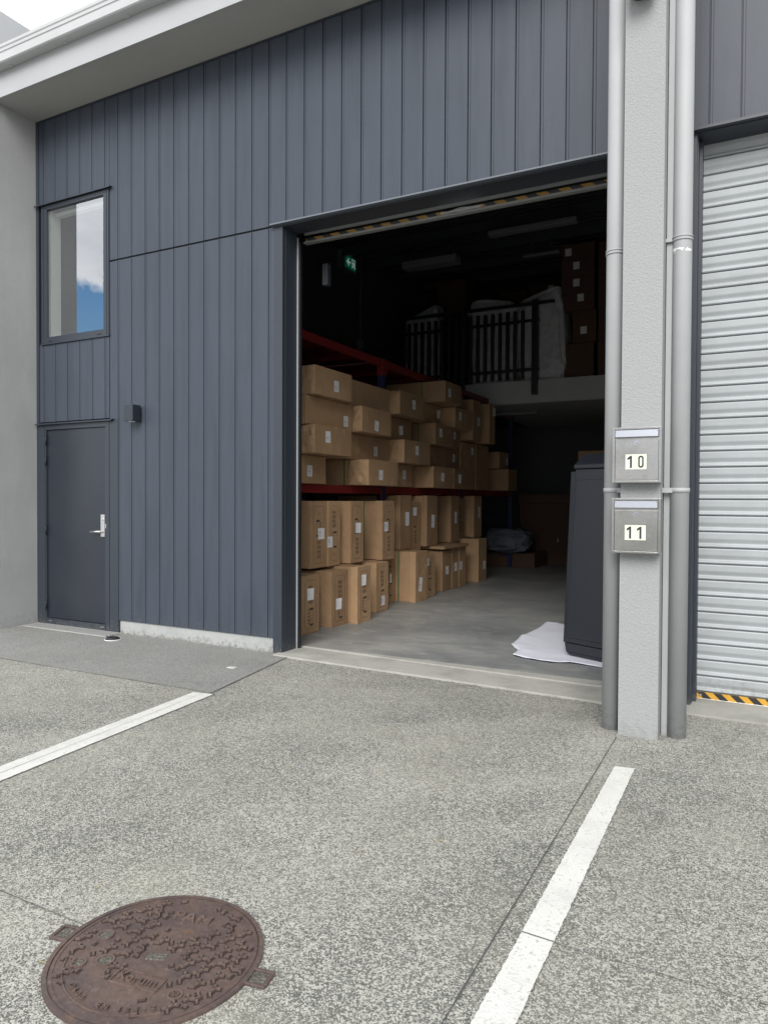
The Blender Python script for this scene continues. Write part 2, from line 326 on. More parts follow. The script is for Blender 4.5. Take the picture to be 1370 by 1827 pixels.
def line(name, pts, lab):
    b = MB(); 
    # ragged painted edges
    n_ = 220; (a0, a1, b1, b0) = [Vector((*p, 0)) for p in pts]
    vs = []
    for i in range(n_+1):
        t = i/n_; l0 = a0.lerp(b0, t); r0 = a1.lerp(b1, t); d = (r0-l0).normalized()
        l0 = l0 + d*random.uniform(-.002, .002); r0 = r0 + d*random.uniform(-.002, .002)
        vs.append((l0, r0))
    for (p, q), (r_, s_) in zip(vs, vs[1:]):
        b.poly([(p.x, p.y, .0062), (q.x, q.y, .0062), (s_.x, s_.y, .0062), (r_.x, r_.y, .0062)])
    o = b.build(name, M_line); tag(o, lab, 'painted line'); return o
ll = line('parking_line', [(-3.555, -1.335), (-3.392, -1.308), (-3.215, -3.52), (-3.385, -3.50)], 'wide white painted parking line with a crack down it, on the left of the forecourt')
lr = line('parking_line', [(-.656, -1.368), (-.558, -1.350), (-.553, -4.3), (-.662, -4.3)], 'white painted parking line in front of the mailbox pillar, beside the long joint')
c = MB(); 
for i in range(20):
    t0, t1 = i/20, (i+1)/20
    p = Vector((-3.474, -1.33)).lerp(Vector((-3.305, -3.5)), t0); q = Vector((-3.474, -1.33)).lerp(Vector((-3.305, -3.5)), t1)
    c.poly(strip(p, q, random.uniform(.0015, .003), .0075))
c.build('crack', M_joint, ll)
c = MB(); c.poly(strip((-.66, -2.985), (-.556, -2.99), .005, .0075)); c.build('crack', M_joint, lr)

# ------------------------------------------------------------------ building
B = empty('warehouse_building', (-3.6, 0, 0), 'navy clad warehouse units with open roller door, light grey fins and white gutter', 'building')
SE = [-6.903+.18765*k for k in range(0, 60)]
def cladding(x0, x1, z0, z1, name='cladding_panel', seams=None):
    """vertical shiplap boards: flat face, narrow raised lip, deep groove"""
    b = MB(); xs = [x for x in SE if x0+.01 < x < x1-.01]
    prof = [(x0, 0)]
    for x in xs:
        prof += [(x-.006, 0), (x-.006, .024), (x+.006, .024), (x+.006, -.004), (x+.018, -.004), (x+.021, 0)]
    prof += [(x1, 0)]
    a = [b.bm.verts.new((x, y, z0)) for x, y in prof]; t = [b.bm.verts.new((x, y, z1)) for x, y in prof]
    for i in range(len(prof)-1): b.bm.faces.new((a[i], a[i+1], t[i+1], t[i]))
    # closed underside/back
    b.box(x0, x1, .0255, .05, z0, z1)
    b.box(x0, x1, .0045, .0245, z1-.004, z1-.0005); b.box(x0, x1, .0045, .0245, z0+.0005, z0+.004)
    return b.build(name, M_clad, B)
cladding(-6.975, -5.901, 4.545, 5.45); cladding(-5.897, -.735, 3.80, 5.45)
cladding(-5.897, -3.842, .135, 3.782)
cladding(-6.975, -5.905, 2.2, 3.04)
cladding(-.405, 4.0, 3.83, 5.45)
cladding(-.735+.001, -.734+.002, 4, 4.1) if False else None
b = MB(); b.box(-5.9, -3.84, .016, .05, 3.781, 3.801);  b.build('joint_backing', M_dark, B)
b = MB()
b.box(-7.02, -6.977, -.008, .05, 0.0, 5.45)                    # corner trim
b.box(-6.976, -.735, -.012, .012, 5.435, 5.449)                 # top bead
b.box(-5.898, -5.775, -.008, .05, .0, 2.176)                     # post right of the door
b.box(-5.775, -5.768, -.004, .05, .0, .135)
b.box(-.45, -.405, -.006, .05, 3.83, 5.45)
b.box(-.735, -.725, -.006, .05, 3.8, 5.45)
b.build('corner_trim', M_trim, B)
# recess wall over upstand
b = MB(); b.box(-5.768, -3.84, .012, .1, -.02, .134); b.build('concrete_upstand', M_upst, B)
# fins
b = MB(); b.box(-7.26, -7.02, -.492, 12, -.05, 6.40); pw_ = b.build('party_wall', M_wall, B)
b = MB(); b.box(-7.265, -7.014, -.494, 12, 5.88, 6.405); b.build('parapet_panel', mat('pale_parapet', (.46, .47, .475), .6, n1=(3, .03), coord='World'), pw_)
b = MB(); b.box(-.733, -.512, -.822, .02, -.05, 6.5); b.box(-.70, -.55, .02, 12, -.05, 6.0); b.build('pillar_wall', M_pillar, B)
# conduit / angle on the right of the pillar
b = MB(); b.box(-.508, -.472, -.70, -.66, .0, 6.4); b.box(-.510, -.488, -.815, -.70, .03, 1.9) if False else None; b.build('cover_strip', M_pipe, B)
# soffit, fascia, gutter
b = MB(); b.box(-7.018, -.735, -.485, .4, 5.452, 5.47); b.build('soffit', M_soffit, B)
b = MB(); b.box(-.510, 4, -.485, .4, 5.452, 5.47); b.build('soffit', M_soffit, B)
b = MB(); b.box(-.510, 4, -.50, -.486, 5.448, 5.72, .002); b.build('fascia', M_fascia, B)
b = MB(); b.box(-7.018, -.735, -.50, -.486, 5.448, 5.72, .002); b.build('fascia', M_fascia, B)
b = MB()
gp = [(-.502, 5.70), (-.600, 5.695), (-.612, 5.705), (-.612, 5.765), (-.606, 5.77), (-.606, 5.790), (-.614, 5.797), (-.614, 5.825), (-.622, 5.835), (-.622, 5.862), (-.612, 5.868), (-.604, 5.862), (-.600, 5.72), (-.51, 5.715), (-.51, 5.86), (-.502, 5.86)]
b.prism([(-7.018, y, z) for y, z in gp], (6.28, 0, 0)); gut = b.build('gutter', M_gutter, B)
for x in (-6.72, -5.92, -5.1, -4.3, -3.5): b = MB(); b.box(x, x+.05, -.545, -.505, 5.692, 5.698, .001); b.build('gutter_bracket', M_gutter, gut)
# roof
b = MB(); b.box(-7.018, -.735, -.50, 12, 5.74, 5.76) if False else None
b.prism([(-7.25, -.5, 5.73), (-7.25, .6, 5.75), (-7.25, 12.3, 6.30), (-7.25, 12.3, 6.35), (-7.25, .6, 5.80), (-7.25, -.5, 5.78)][:6], (12, 0, 0)); rf = b.build('roof', M_roof, B)
b = MB()
for i in range(11):
    y = .9+i*1.05; z = 5.75+(y-.6)*.55/11.7
    b.box(-6.95, -.72, y, y+.06, z-.17, z-.01)
for i in range(60): b.box(-6.95, -.72, .5+i*.19, .53+i*.19, 5.715+i*.19*.55/11.7, 5.735+i*.19*.55/11.7)
b.build('purlin', M_roof, rf)
# interior walls
def block_wall(name, horizontal_axis, const, a0, a1, z0, z1, side):
    b = MB()
    if horizontal_axis == 'Y': b.box(const-.02, const, a0, a1, z0, z1)
    else: b.box(a0, a1, const, const+.02, z0, z1)
    # blocks
    row = 0; z = z0
    while z < z1-.02:
        t = a0 + (-.2 if row % 2 else 0)
        while t < a1:
            p, q = max(t, a0)+.005, min(t+.4, a1)-.005
            if q-p > .03:
                e = random.uniform(.004, .009)
                if horizontal_axis == 'Y': b.box(const-.001, const+e, p, q, z+.005, min(z+.2, z1)-.005)
                else: b.box(p, q, const-e, const+.001, z+.005, min(z+.2, z1)-.005)
            t += .4
        z += .2; row += 1
    return b.build(name, M_block, B)
block_wall('block_wall', 'Y', -6.97, .06, 11.7, 0, 6.25, 1)
block_wall('block_wall', 'X', 11.7, -6.95, -.72, 0, 6.25, 1)
b = MB(); b.box(-6.95, -5.9, .052, .09, 3.0, 5.7); 
# inner lining behind the cladding, around window and door
b = MB(); b.box(-5.90, -3.80, .052, .10, .0, 5.72); b.box(-6.96, -5.9, .052, .10, 2.2, 3.03); b.box(-6.96, -.72, .052, .10, 4.56, 5.72); b.box(-3.79, -.72, .052, .1, 3.95, 4.559); b.build('wall_lining', M_roof, B)

# window
win = MB()
fx0, fx1, fz0, fz1 = -6.93, -5.90, 3.045, 4.53
win.box(fx0, -6.866, -.012, .10, fz0, fz1); win.box(-5.975, fx1, -.012, .10, fz0, fz1)
win.box(-6.866, -6.840, -.012, .0115, fz0, fz1); win.box(-6.866, -5.975, -.0118, .10, fz0, 3.099); win.box(-6.84, -5.975, -.012, .10, 3.0995, 3.11); win.box(-6.84, -5.975, -.012, .10, 4.478, fz1)
win.box(fx0-.006, fx1+.006, -.018, -.012, fz0-.012, fz0+.004)
for x in (-6.895, -5.93): win.box(x-.004, x+.004, -.016, -.012, fz0+.01, fz1-.01)
win.box(-6.9, -5.93, -.016, -.012, 4.495, 4.503)
W = win.build('window', M_trim, B)
b = MB(); b.poly([(-6.84, .012, 3.11), (-5.975, .012, 3.11), (-5.975, .012, 4.478), (-6.84, .012, 4.478)]); b.build('pane', M_glass, W)
b = MB(); b.box(-6.865, -6.842, .013, .165, 3.1, 4.48); b.box(-6.842, -5.93, .101, .165, 4.44, 4.477); b.box(-6.842, -5.93, .101, .165, 3.06, 3.10); b.box(-5.972, -5.935, .101, .165, 3.1, 4.44); b.build('reveal', M_white_int, W)
b = MB(); b.box(-6.70, -6.68, -.0165, -.0125, 3.07, 3.078) if False else None
for x in (-6.82, -6.07): b = MB(); b.box(x, x+.06, -.0165, -.0125, 3.062, 3.072); b.build('drain_slot', M_dark, W)
b = MB(); b.prism([(-7.01, -.001, 4.545), (-7.01, -.04, 4.536), (-7.01, -.04, 4.524), (-7.01, -.034, 4.524), (-7.01, -.034, 4.533), (-7.01, -.001, 4.541)], (1.15, 0, 0)); b.build('head_flashing', M_trim, W)
# personnel door
d = MB()
d.box(-6.975, -6.862, -.012, .09, .015, 2.17); d.box(-5.955, -5.900, -.012, .09, .015, 2.17); d.box(-6.862, -5.955, -.012, .09, 2.115, 2.17); d.box(-6.862, -5.955, -.016, .09, .004, .075)
for x in (-6.885,): d.box(x, x+.004, -.016, -.012, .02, 2.15)
DF = d.build('door', M_trim, B)
b = MB(); b.box(-6.858, -5.959, .006, .05, .08, 2.111, .002); leaf = b.build('leaf', M_door, DF)
b = MB(); b.box(-6.85, -5.967, -.006, .0055, .09, 2.10) if False else None
b.box(-6.030, -5.972, -.008, .006, .98, 1.21, .003)
b.cyl((-6.003, -.008, 1.035), (-6.003, -.05, 1.035), .011); b.cyl((-6.003, -.046, 1.035), (-6.125, -.050, 1.030), .010, .009); b.cyl((-6.125, -.050, 1.03), (-6.14, -.04, 1.03), .009)
b.cyl((-6.001, -.006, 1.16), (-6.001, -.016, 1.16), .014)
b.box(-5.957, -5.944, -.0145, -.006, 1.07, 1.115, .002)
b.build('handle', M_alu, DF)
for z in (2.0, 1.78, 1.03, .22):
    b = MB(); b.cyl((-6.862, -.018, z-.05), (-6.862, -.018, z+.05), .008, seg=10)
    for q in (-.05, -.018, .018, .05): b.cyl((-6.862, -.018, z+q-.002), (-6.862, -.018, z+q+.002), .0105, seg=10)
    b.build('hinge', M_black, DF)
b = MB(); b.prism([(-7.005, -.001, 2.19), (-7.005, -.045, 2.180), (-7.005, -.045, 2.168), (-7.005, -.039, 2.168), (-7.005, -.039, 2.177), (-7.005, -.001, 2.186)], (1.17, 0, 0)); b.build('head_flashing', M_trim, DF)
b = MB()
for x in (-6.82, -6.02): b = MB(); b.box(x, x+.05, -.0175, -.0155, .045, .052); b.build('vent_slot', M_alu, DF)

# open roller door opening (unit 10)
b = MB()
b.box(-3.842, -3.748, -.006, .04, .0, 3.776)                       # front flange of jamb
b.box(-3.752, -3.745, .04, .212, .0, 3.776)
b.box(-3.842, -3.752, .04, .22, .0, 3.9)
b.box(-3.842, -.735, -.006, .05, 3.775, 3.797) 
b.box(-3.745, -.735, .04, .215, 3.775, 3.82)
b.prism([(-3.86, -.001, 3.808), (-3.86, -.045, 3.797), (-3.86, -.045, 3.786), (-3.86, -.0065, 3.786), (-3.86, -.0065, 3.79)], (3.12, 0, 0)) if False else None
OD = b.build('roller_door_frame', M_trim, B)
b = MB(); b.prism([(-3.86, -.001, 3.812), (-3.86, -.050, 3.799), (-3.86, -.050, 3.787), (-3.86, -.0065, 3.787), (-3.86, -.0065, 3.79)], (3.12, 0, 0)); b.build('drip_flashing', M_flash, OD)
b = MB(); b.box(-3.7445, -3.733, .213, .2195, .01, 3.74); b.build('guide_edge_strip', M_pipe, OD)
b = MB(); b.box(-3.733, -3.715, .22, .25, .01, 3.70); b.build('guide_channel', M_black, OD)
b = MB(); b.box(-3.66, -3.60, .5, .56, 3.38, 3.58, .004); b.build('motor_housing', M_dark, OD)
# rolled up curtain
b = MB(); b.cyl((-3.72, .55, 4.15), (-.73, .55, 4.15), .24, seg=40); b.box(-3.72, -.735, .29, .31, 3.79, 4.15); 
RC = b.build('rolled_curtain', M_slat, B)
b = MB(); b.box(-3.72, -.735, .283, .317, 3.716, 3.728, .002); b.box(-3.72, -.735, .275, .330, 3.708, 3.715, .001); b.build('bottom_bar', M_dull, RC)
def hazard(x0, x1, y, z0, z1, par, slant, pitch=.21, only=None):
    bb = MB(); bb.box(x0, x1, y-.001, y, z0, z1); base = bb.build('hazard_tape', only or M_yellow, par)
    bb = MB(); x = x0
    while x < x1:
        p = [max(min(v, x1), x0) for v in (x+slant, x+slant+pitch/2, x+pitch/2, x)]
        if p[1]-p[0] > .004 or p[2]-p[3] > .004:
            bb.prism([(p[0], y-.0012, z0+.0005), (p[1], y-.0012, z0+.0005), (p[2], y-.0012, z1-.0005), (p[3], y-.0012, z1-.0005)], (0, -.0012, 0))
        x += pitch
    bb.build('hazard_stripes', M_hblack, par)
hazard(-3.70, -.74, .289, 3.7285, 3.756, RC, .03, .17, mat('shaded_hazard_yellow', (.26, .15, .03), .7, n1=(60, .15)))  # tape yellow darkened to paint in the shade under the lintel
b = MB(); b.prism([(-2.37, .2845, 3.731), (-2.03, .2845, 3.731), (-1.99, .2845, 3.744), (-2.2, .2845, 3.762), (-2.30, .2845, 3.745), (-2.37, .2845, 3.75)], (0, -.001, 0)); b.build('peeled_tape', M_alu, RC)

# closed roller door (unit 11)
b = MB()
b.box(-.440, -.405, -.006, .04, .0, 3.81); b.box(-.438, -.400, .04, .205, .0, 3.81)
b.box(-.44, 4.0, -.006, .205, 3.812, 3.828); b.prism([(-.44, -.001, 3.842), (-.44, -.048, 3.836), (-.44, -.048, 3.818), (-.44, -.0065, 3.818), (-.44, -.0065, 3.83)], (4.4, 0, 0))
b.box(-.44, 4.0, .206, .25, 3.72, 3.828) if False else None
RF = b.build('roller_door_frame', M_trim, B)
b = MB(); b.box(-.400, -.378, .10, .19, .0, 3.80, .002); b.build('guide_channel', M_trim, RF)
prof = []; P = .1107; z = .062; k = 0
while z < 3.85:
    prof += [(.214, z), (.214, z+.0045), (.200, z+.006), (.194, z+.009), (.191, z+.015), (.1925, z+.021), (.197, z+.025), (.2035, z+.029), (.2055, z+.034), (.2045, z+.040), (.2005, z+.050), (.196, z+.060), (.194, z+.068), (.192, z+P-.008), (.1945, z+P-.003), (.200, z+P-.001)]
    z += P
b = MB(); b.sweep(prof, -.395, 4.0); 
b.box(-.395, 4, .2155, .23, .05, 3.85)
RD = b.build('roller_door_curtain', M_slat, B)
b = MB(); b.box(-.375, 4.0, .196, .216, .010, .018, .001); b.box(-.378, 4.0, .190, .222, -.002, .009); b.build('bottom_bar', M_alu, RD)
hazard(-.382, 4.0, .1985, .018, .062, RD, .045, .105)
b = MB(); b.cyl((-.355, .1965, .042), (-.355, .189, .042), .0075, seg=12); b.build('bolt_head', M_alu, RD)

# downpipes
def downpipe(x, y, rad, lab_clamps, z0):
    b = MB(); b.cyl((x, y, z0), (x, y, 6.3), rad, seg=40); o = b.build('downpipe', M_pipe, B)
    for (z, h, t) in lab_clamps:
        b = MB(); 
        if t == 'band':
            b.cyl((x, y, z-h), (x, y, z+h), rad+.004, seg=40); wx = (-.733 if x < -.7 else -.512) if x > -2 else -7.02
            b.box(min(x+(rad-.02)*(1 if wx > x else -1), wx), max(x+(rad-.02)*(1 if wx > x else -1), wx), y-rad-.006, y-rad+.012, z-h, z+h)
        else:
            for dz in (-.009, .009): b.cyl((x, y, z+dz-.004), (x, y, z+dz+.004), rad+.005, seg=40)
            b.cyl((x, y, z-.01), (x, y, z+.01), rad+.002, seg=40); wx = (-.733 if x < -.7 else -.512) if x > -2 else -7.02
            b.box(min(x+rad*(1 if wx > x else -1), wx), max(x+rad*(1 if wx > x else -1), wx), y-.03, y-.012, z-.012, z+.008)
        b.build('pipe_clamp', M_pipe, o)
    return o
downpipe(-.795, -.712, .052, [(2.87, .01, 'ring'), (1.445, .014, 'band')], .0)
p2 = downpipe(-.424, -.690, .053, [(2.90, .01, 'ring'), (1.445, .014, 'band')], .0)
b = MB()
for i in range(26):
    an = math.radians(random.uniform(200, 335)); rr = .0532
    x, y, z = -.424+math.cos(an)*rr, -.690+math.sin(an)*rr, 2.83+random.gauss(0, .006)
    b.xbox(Matrix.Translation((x, y, z)) @ Matrix.Rotation(an, 4, 'Z'), .0006, random.uniform(.004, .02), random.uniform(.003, .012))
b.build('tape_residue', M_white, p2)

# mezzanine
b = MB(); b.box(-4.95, -.72, 7.46, 7.499, 3.14, 3.53); b.build('mezzanine_edge_beam', M_mezz, B)
b = MB(); b.box(-6.94, -.72, 7.50, 11.69, 3.14, 3.52); mz = b.build('mezzanine_floor', M_roof, B)
b = MB(); b.box(-4.94, -.72, 7.5, 11.68, 3.125, 3.139); b.build('ceiling_lining', M_mezz, mz)
b = MB(); b.box(-4.9, -3.9, 8.6, 8.75, 3.06, 3.124, .01); b.build('batten_light', M_fixture, mz)
b = MB()
for (x0, x1) in ((-6.22, -4.93), (-4.92, -3.28)):
    b.box(x0, x1, 7.44, 7.50, 4.875, 4.925)
b.box(-6.2, -3.55, 7.45, 7.49, 4.575, 4.62); b.box(-6.2, -3.55, 7.45, 7.49, 3.70, 3.75)
b.box(-3.655, -3.555, 7.36, 7.455, 3.26, 4.93); b.box(-5.03, -4.94, 7.40, 7.455, 3.0, 4.93); b.box(-6.25, -6.2, 7.42, 7.5, 3.3, 4.93)
RL = b.build('balustrade', M_black, B)
x = -6.10
while x < -3.70:
    if abs(x+4.98) > .08:
        b = MB(); b.box(x-.026, x+.026, 7.39, 7.449, 3.56, 4.78); b.build('baluster', M_black, RL)
    x += .1415

# ------------------------------------------------------------------ fixed things
def wall_light():
    t = empty('wall_light', (-5.50, -.02, 2.13), 'small dark square wall light mounted on the navy cladding', 'wall light')
    b = MB(); b.box(-5.565, -5.445, -.125, -.022, 2.14, 2.30, .003); b.build('light_body', M_door, t)
    b = MB(); b.box(-5.53, -5.48, -.022, -.0005, 2.17, 2.27, .003); b.build('back_plate', M_trim, t)
    b = MB(); b.cyl((-5.505, -.075, 2.137), (-5.505, -.075, 2.1395), .035); b.build('lens', M_white_int, t)
wall_light()
t = empty('pillar_light', (-.623, -.83, 4.25), 'round grey fitting at the very top of the mailbox pillar', 'wall light')
b = MB(); b.cyl((-.635, -.90, 4.25), (-.635, -.90, 4.48), .075, seg=36); b.build('light_body', M_pipe, t)
b = MB(); b.box(-.665, -.605, -.84, -.822, 4.3, 4.42); b.build('back_plate', M_pipe, t)
b = MB(); b.cyl((-.635, -.90, 4.246), (-.635, -.90, 4.25), .06, seg=30); b.build('lens', M_dark, t)

DIG = {'1': [[(.36, 0), (.62, 0), (.62, 1), (.44, 1), (.10, .80), (.10, .60), (.36, .72)]]}
def digit(b, ch, ox, oz, w_, h_, y, t=.0012):
    if ch == '1':
        pts = [(.42, 0), (.66, 0), (.66, 1), (.48, 1), (.12, .82), (.12, .64), (.42, .76)]
        b.prism([(ox+px*w_, y, oz+pz*h_) for px, pz in pts], (0, -t, 0))
    else:
        n_ = 28; o_, i_ = [], []
        for k in range(n_):
            an = 2*math.pi*k/n_; cx, cz = math.cos(an), math.sin(an)
            ro, ri = .32, .14
            o_.append((.5+ro*cx, .5+ro*.62*cz+(.30 if cz > 0 else -.30)))
            i_.append((.5+ri*cx, .5+ri*.75*cz+(.26 if cz > 0 else -.26)))
        for k in range(n_):
            q = (k+1) % n_
            P_ = [o_[k], o_[q], i_[q], i_[k]]
            b.prism([(ox+px*w_, y, oz+pz*h_) for px, pz in P_], (0, -t, 0))
def mailbox(z0, num, lab):
    t = empty('mailbox', (-.632, -.823, z0), lab, 'mailbox', 'stainless mailboxes on the pillar')
    H_ = .317
    b = MB(); b.box(-.762, -.502, -.905, -.823, z0+.004, z0+H_-.004, .003)
    b.box(-.766, -.751, -.915, -.905, z0, z0+H_, .002); b.box(-.513, -.498, -.915, -.905, z0, z0+H_, .002)
    b.box(-.751, -.513, -.915, -.905, z0, z0+.013, .002); b.box(-.751, -.513, -.915, -.905, z0+H_-.013, z0+H_, .002)
    b.build('case', M_steel, t)
    b = MB(); b.box(-.749, -.515, -.9125, -.906, z0+.015, z0+.246, .0015); dr = b.build('door', M_steel, t)
    b = MB(); b.prism([(-.748, -.912, z0+.302), (-.748, -.921, z0+.300), (-.748, -.925, z0+.262), (-.748, -.922, z0+.257), (-.748, -.909, z0+.262)], (.232, 0, 0)); fl = b.build('letter_flap', M_bright, t)
    b = MB()
    for x in (-.743, -.521): b.cyl((x, -.923, z0+.292), (x, -.9205, z0+.292), .002, seg=8)
    b.build('rivet', M_dark, fl)
    b = MB(); b.cyl((-.633, -.9125, z0+.226), (-.633, -.9155, z0+.226), .0135, seg=24); b.cyl((-.633, -.9155, z0+.226), (-.633, -.9185, z0+.226), .009, seg=20); lk = b.build('lock', M_bright, dr)
    b = MB(); b.box(-.638, -.628, -.9192, -.9186, z0+.2245, z0+.2275); b.build('keyhole', M_dark, lk)
    b = MB(); b.box(-.692, -.6355, -.9135, -.9128, z0+.077, z0+.162); b.box(-.6345, -.578, -.9135, -.9128, z0+.077, z0+.162); b.build('number_plate', M_cream, dr)
    b = MB(); digit(b, num[0], -.687, z0+.085, .046, .069, -.9136); digit(b, num[1], -.631, z0+.085, .046, .069, -.9136); b.build('house_number', M_ink, dr)
mailbox(1.486, '10', 'stainless steel mailbox numbered 10, the upper one on the grey pillar')
mailbox(1.082, '11', 'stainless steel mailbox numbered 11, the lower one on the grey pillar')

# exit sign on the block wall
t = empty('exit_sign', (-6.95, 6.45, 5.66), 'green running man exit sign with a left arrow, high on the dark block wall', 'exit sign')
b = MB(); b.box(-6.96, -6.87, 6.12, 6.70, 5.63, 5.96, .01); b.build('sign_case', M_fixture, t)
msg = bpy.data.materials.new('lit_exit_green'); msg.use_nodes = True; q = msg.node_tree.nodes['Principled BSDF']; q.inputs['Base Color'].default_value = (0, .12, .07, 1); q.inputs['Emission Color'].default_value = (.0, .17, .10, 1); q.inputs['Emission Strength'].default_value = .10
msw = bpy.data.materials.new('lit_exit_white'); msw.use_nodes = True; q = msw.node_tree.nodes['Principled BSDF']; q.inputs['Base Color'].default_value = (.6, .7, .65, 1); q.inputs['Emission Color'].default_value = (.6, .8, .7, 1); q.inputs['Emission Strength'].default_value = .14
b = MB(); b.box(-6.869, -6.862, 6.28, 6.66, 5.68, 5.91); b.build('sign_face', msg, t)
X = -6.8612
def squash(b):
    for v in b.bm.verts: v.co.y = 6.285+(v.co.y-6.22)*.38/.57; v.co.z = 5.685+(v.co.z-5.65)*.22/.29
b = MB()
b.prism([(X, y, z) for y, z in [(6.27, 5.80), (6.38, 5.89), (6.43, 5.89), (6.36, 5.825), (6.49, 5.825), (6.49, 5.775), (6.36, 5.775), (6.43, 5.71), (6.38, 5.71)]], (.002, 0, 0))
squash(b); b.build('arrow', msw, t)
b = MB()
b.box(X, X+.002, 6.56, 6.575, 5.69, 5.91); b.box(X, X+.002, 6.56, 6.74, 5.895, 5.91); b.box(X, X+.002, 6.725, 6.74, 5.69, 5.91)
b.cyl((X, 6.63, 5.86), (X+.002, 6.63, 5.86), .018, seg=14)
for (p, q_, wd) in [((6.64, 5.835), (6.66, 5.77), .04), ((6.66, 5.77), (6.61, 5.74), .024), ((6.61, 5.74), (6.60, 5.70), .02), ((6.66, 5.77), (6.69, 5.73), .024), ((6.69, 5.73), (6.72, 5.70), .02), ((6.64, 5.83), (6.60, 5.80), .018), ((6.645, 5.83), (6.70, 5.80), .018)]:
    p, q_ = Vector((X, *p)), Vector((X, *q_)); d_ = (q_-p).normalized(); nn = Vector((0, -d_.z, d_.y))*wd/2
    b.prism([p+nn, q_+nn, q_-nn, p-nn], (.002, 0, 0))
squash(b); b.build('running_figure', msw, t)
b = MB(); b.cyl((-6.92, 6.95, 4.45), (-6.92, 6.95, 6.2), .016, seg=10); b.cyl((-6.92, 6.95, 6.2), (-6.92, 6.7, 6.3), .016, seg=10); b.box(-6.96, -6.88, 6.88, 7.02, 4.28, 4.46, .005)
tag(b.build('conduit', M_fixture), 'thin vertical cable conduit with a switch box on the dark block wall', 'conduit')
# lights under the roof
def fixture(x0, x1, y, z, lab, w_=.16, h=.07):
    t = empty('ceiling_light', ((x0+x1)/2, y, z), lab, 'ceiling light', 'batten lights under the dark roof')
    b = MB(); b.box(x0, x1, y-w_/2, y+w_/2, z, z+h, .01); b.build('light_body', M_fixture, t)
    for x in (x0+.15, x1-.15): b = MB(); b.box(x-.01, x+.01, y-.01, y+.01, z+h, z+h+.25); b.build('hanger', M_roof, t)
fixture(-3.92, -2.52, 5.85, 5.6, 'long pale batten light under the dark roof, nearest the lintel')
fixture(-5.55, -4.55, 6.1, 5.36, 'short wide pale batten light, lowest under the dark roof above the balustrade', .26, .12)
fixture(-3.75, -3.12, 7.15, 5.63, 'thin pale batten light under the dark roof, beside the carton stack', .1, .03)

# drain, marker, grate
t = empty('floor_drain', (-5.56, -.27, 0), 'round black domed drain grate with a white rim beside the door', 'drain')
b = MB(); b.cyl((-5.56, -.27, .004), (-5.56, -.27, .012), .078, seg=32); b.build('rim', M_white, t)
b = MB(); b.cyl((-5.56, -.27, .012), (-5.56, -.27, .030), .074, .05, seg=32)
for k in range(8):
    an = k*math.pi/4; b.cyl((-5.56+.06*math.cos(an), -.27+.06*math.sin(an), .02), (-5.56, -.27, .032), .006, seg=6)
b.build('grate', M_black, t)
t = empty('channel_grate', (-6.4, -.12, 0), 'galvanised perforated grate strip along the door sill', 'grate')
b = MB(); b.box(-7.0, -5.72, -.215, -.208, .005, .015); b.box(-7.0, -5.72, -.027, -.02, .005, .015)
for i in range(36):
    x = -6.995+i*1.27/36
    for k in range(5):
        yv = -.190+k*.0365; o_ = .0175 if k % 2 else 0
        b.box(x+o_, x+.013+o_, yv-.009, yv+.009, .006, .0145)
for k in range(4): b.box(-7.0, -5.72, -.1725+k*.0365, -.1705+k*.0365, .007, .0138)
b.build('bars', M_mesh, t)
b = MB(); b.box(-7.0, -5.72, -.208, -.027, .0049, .0055); b.build('channel', M_dark, t)
t = empty('survey_marker', (-3.8, -.62, 0), 'tiny square white plate set in the smooth concrete apron', 'marker')
b = MB(); b.box(-3.835, -3.765, -.645, -.595, .004, .009, .001); b.build('plate', M_line, t)
b = MB(); b.cyl((-3.8, -.62, .009), (-3.8, -.62, .011), .012, seg=12); b.build('stud', M_alu, t)

# small debris on the forecourt
M_leaf = mat('dry_straw', (.30, .25, .13), .8)
b = MB(); rn_ = random.Random(11)
for i in range(70):
    x, y = rn_.uniform(-5.5, .5), rn_.uniform(-3.9, -.4)
    if -3.7 < x < -3.1 and y > -1.3: continue
    ln = rn_.uniform(.006, .035); b.xbox(Matrix.Translation((x, y, .006)) @ Matrix.Rotation(rn_.uniform(0, 6.3), 4, 'Z') @ Matrix.Rotation(rn_.uniform(-.1, .1), 4, 'Y'), ln, rn_.uniform(.0015, .004), .0015)
tag(b.build('debris', M_leaf), 'scattered straw and twig bits on the concrete forecourt', 'debris', kind='stuff')
# gravel / grit along wall foot
def grit(name, spots, n_, mat_, lab):
    b = MB()
    for i in range(n_):
        x0, x1, y0, y1, zz = random.choice(spots); r_ = random.uniform(.003, .009)
        Mx = Matrix.Translation((random.uniform(x0, x1), random.uniform(y0, y1), zz+r_*.4)) @ Matrix.Rotation(random.uniform(0, 6), 4, 'Z')
        bmesh.ops.create_icosphere(b.bm, subdivisions=1, radius=r_, matrix=Mx @ Matrix.Diagonal((1, .8, .6, 1)))
    tag(b.build(name, mat_), lab, 'grit', kind='stuff')
grit('grit', [(-5.76, -3.85, -.02, .01, .004), (-7.0, -6.95, -.25, -.05, .004), (-3.7, -1, -.24, -.17, .003), (-7.01, -6.97, -.8, -.1, .004)], 320, M_upst, 'loose pale grit along the foot of the wall and slab edge')

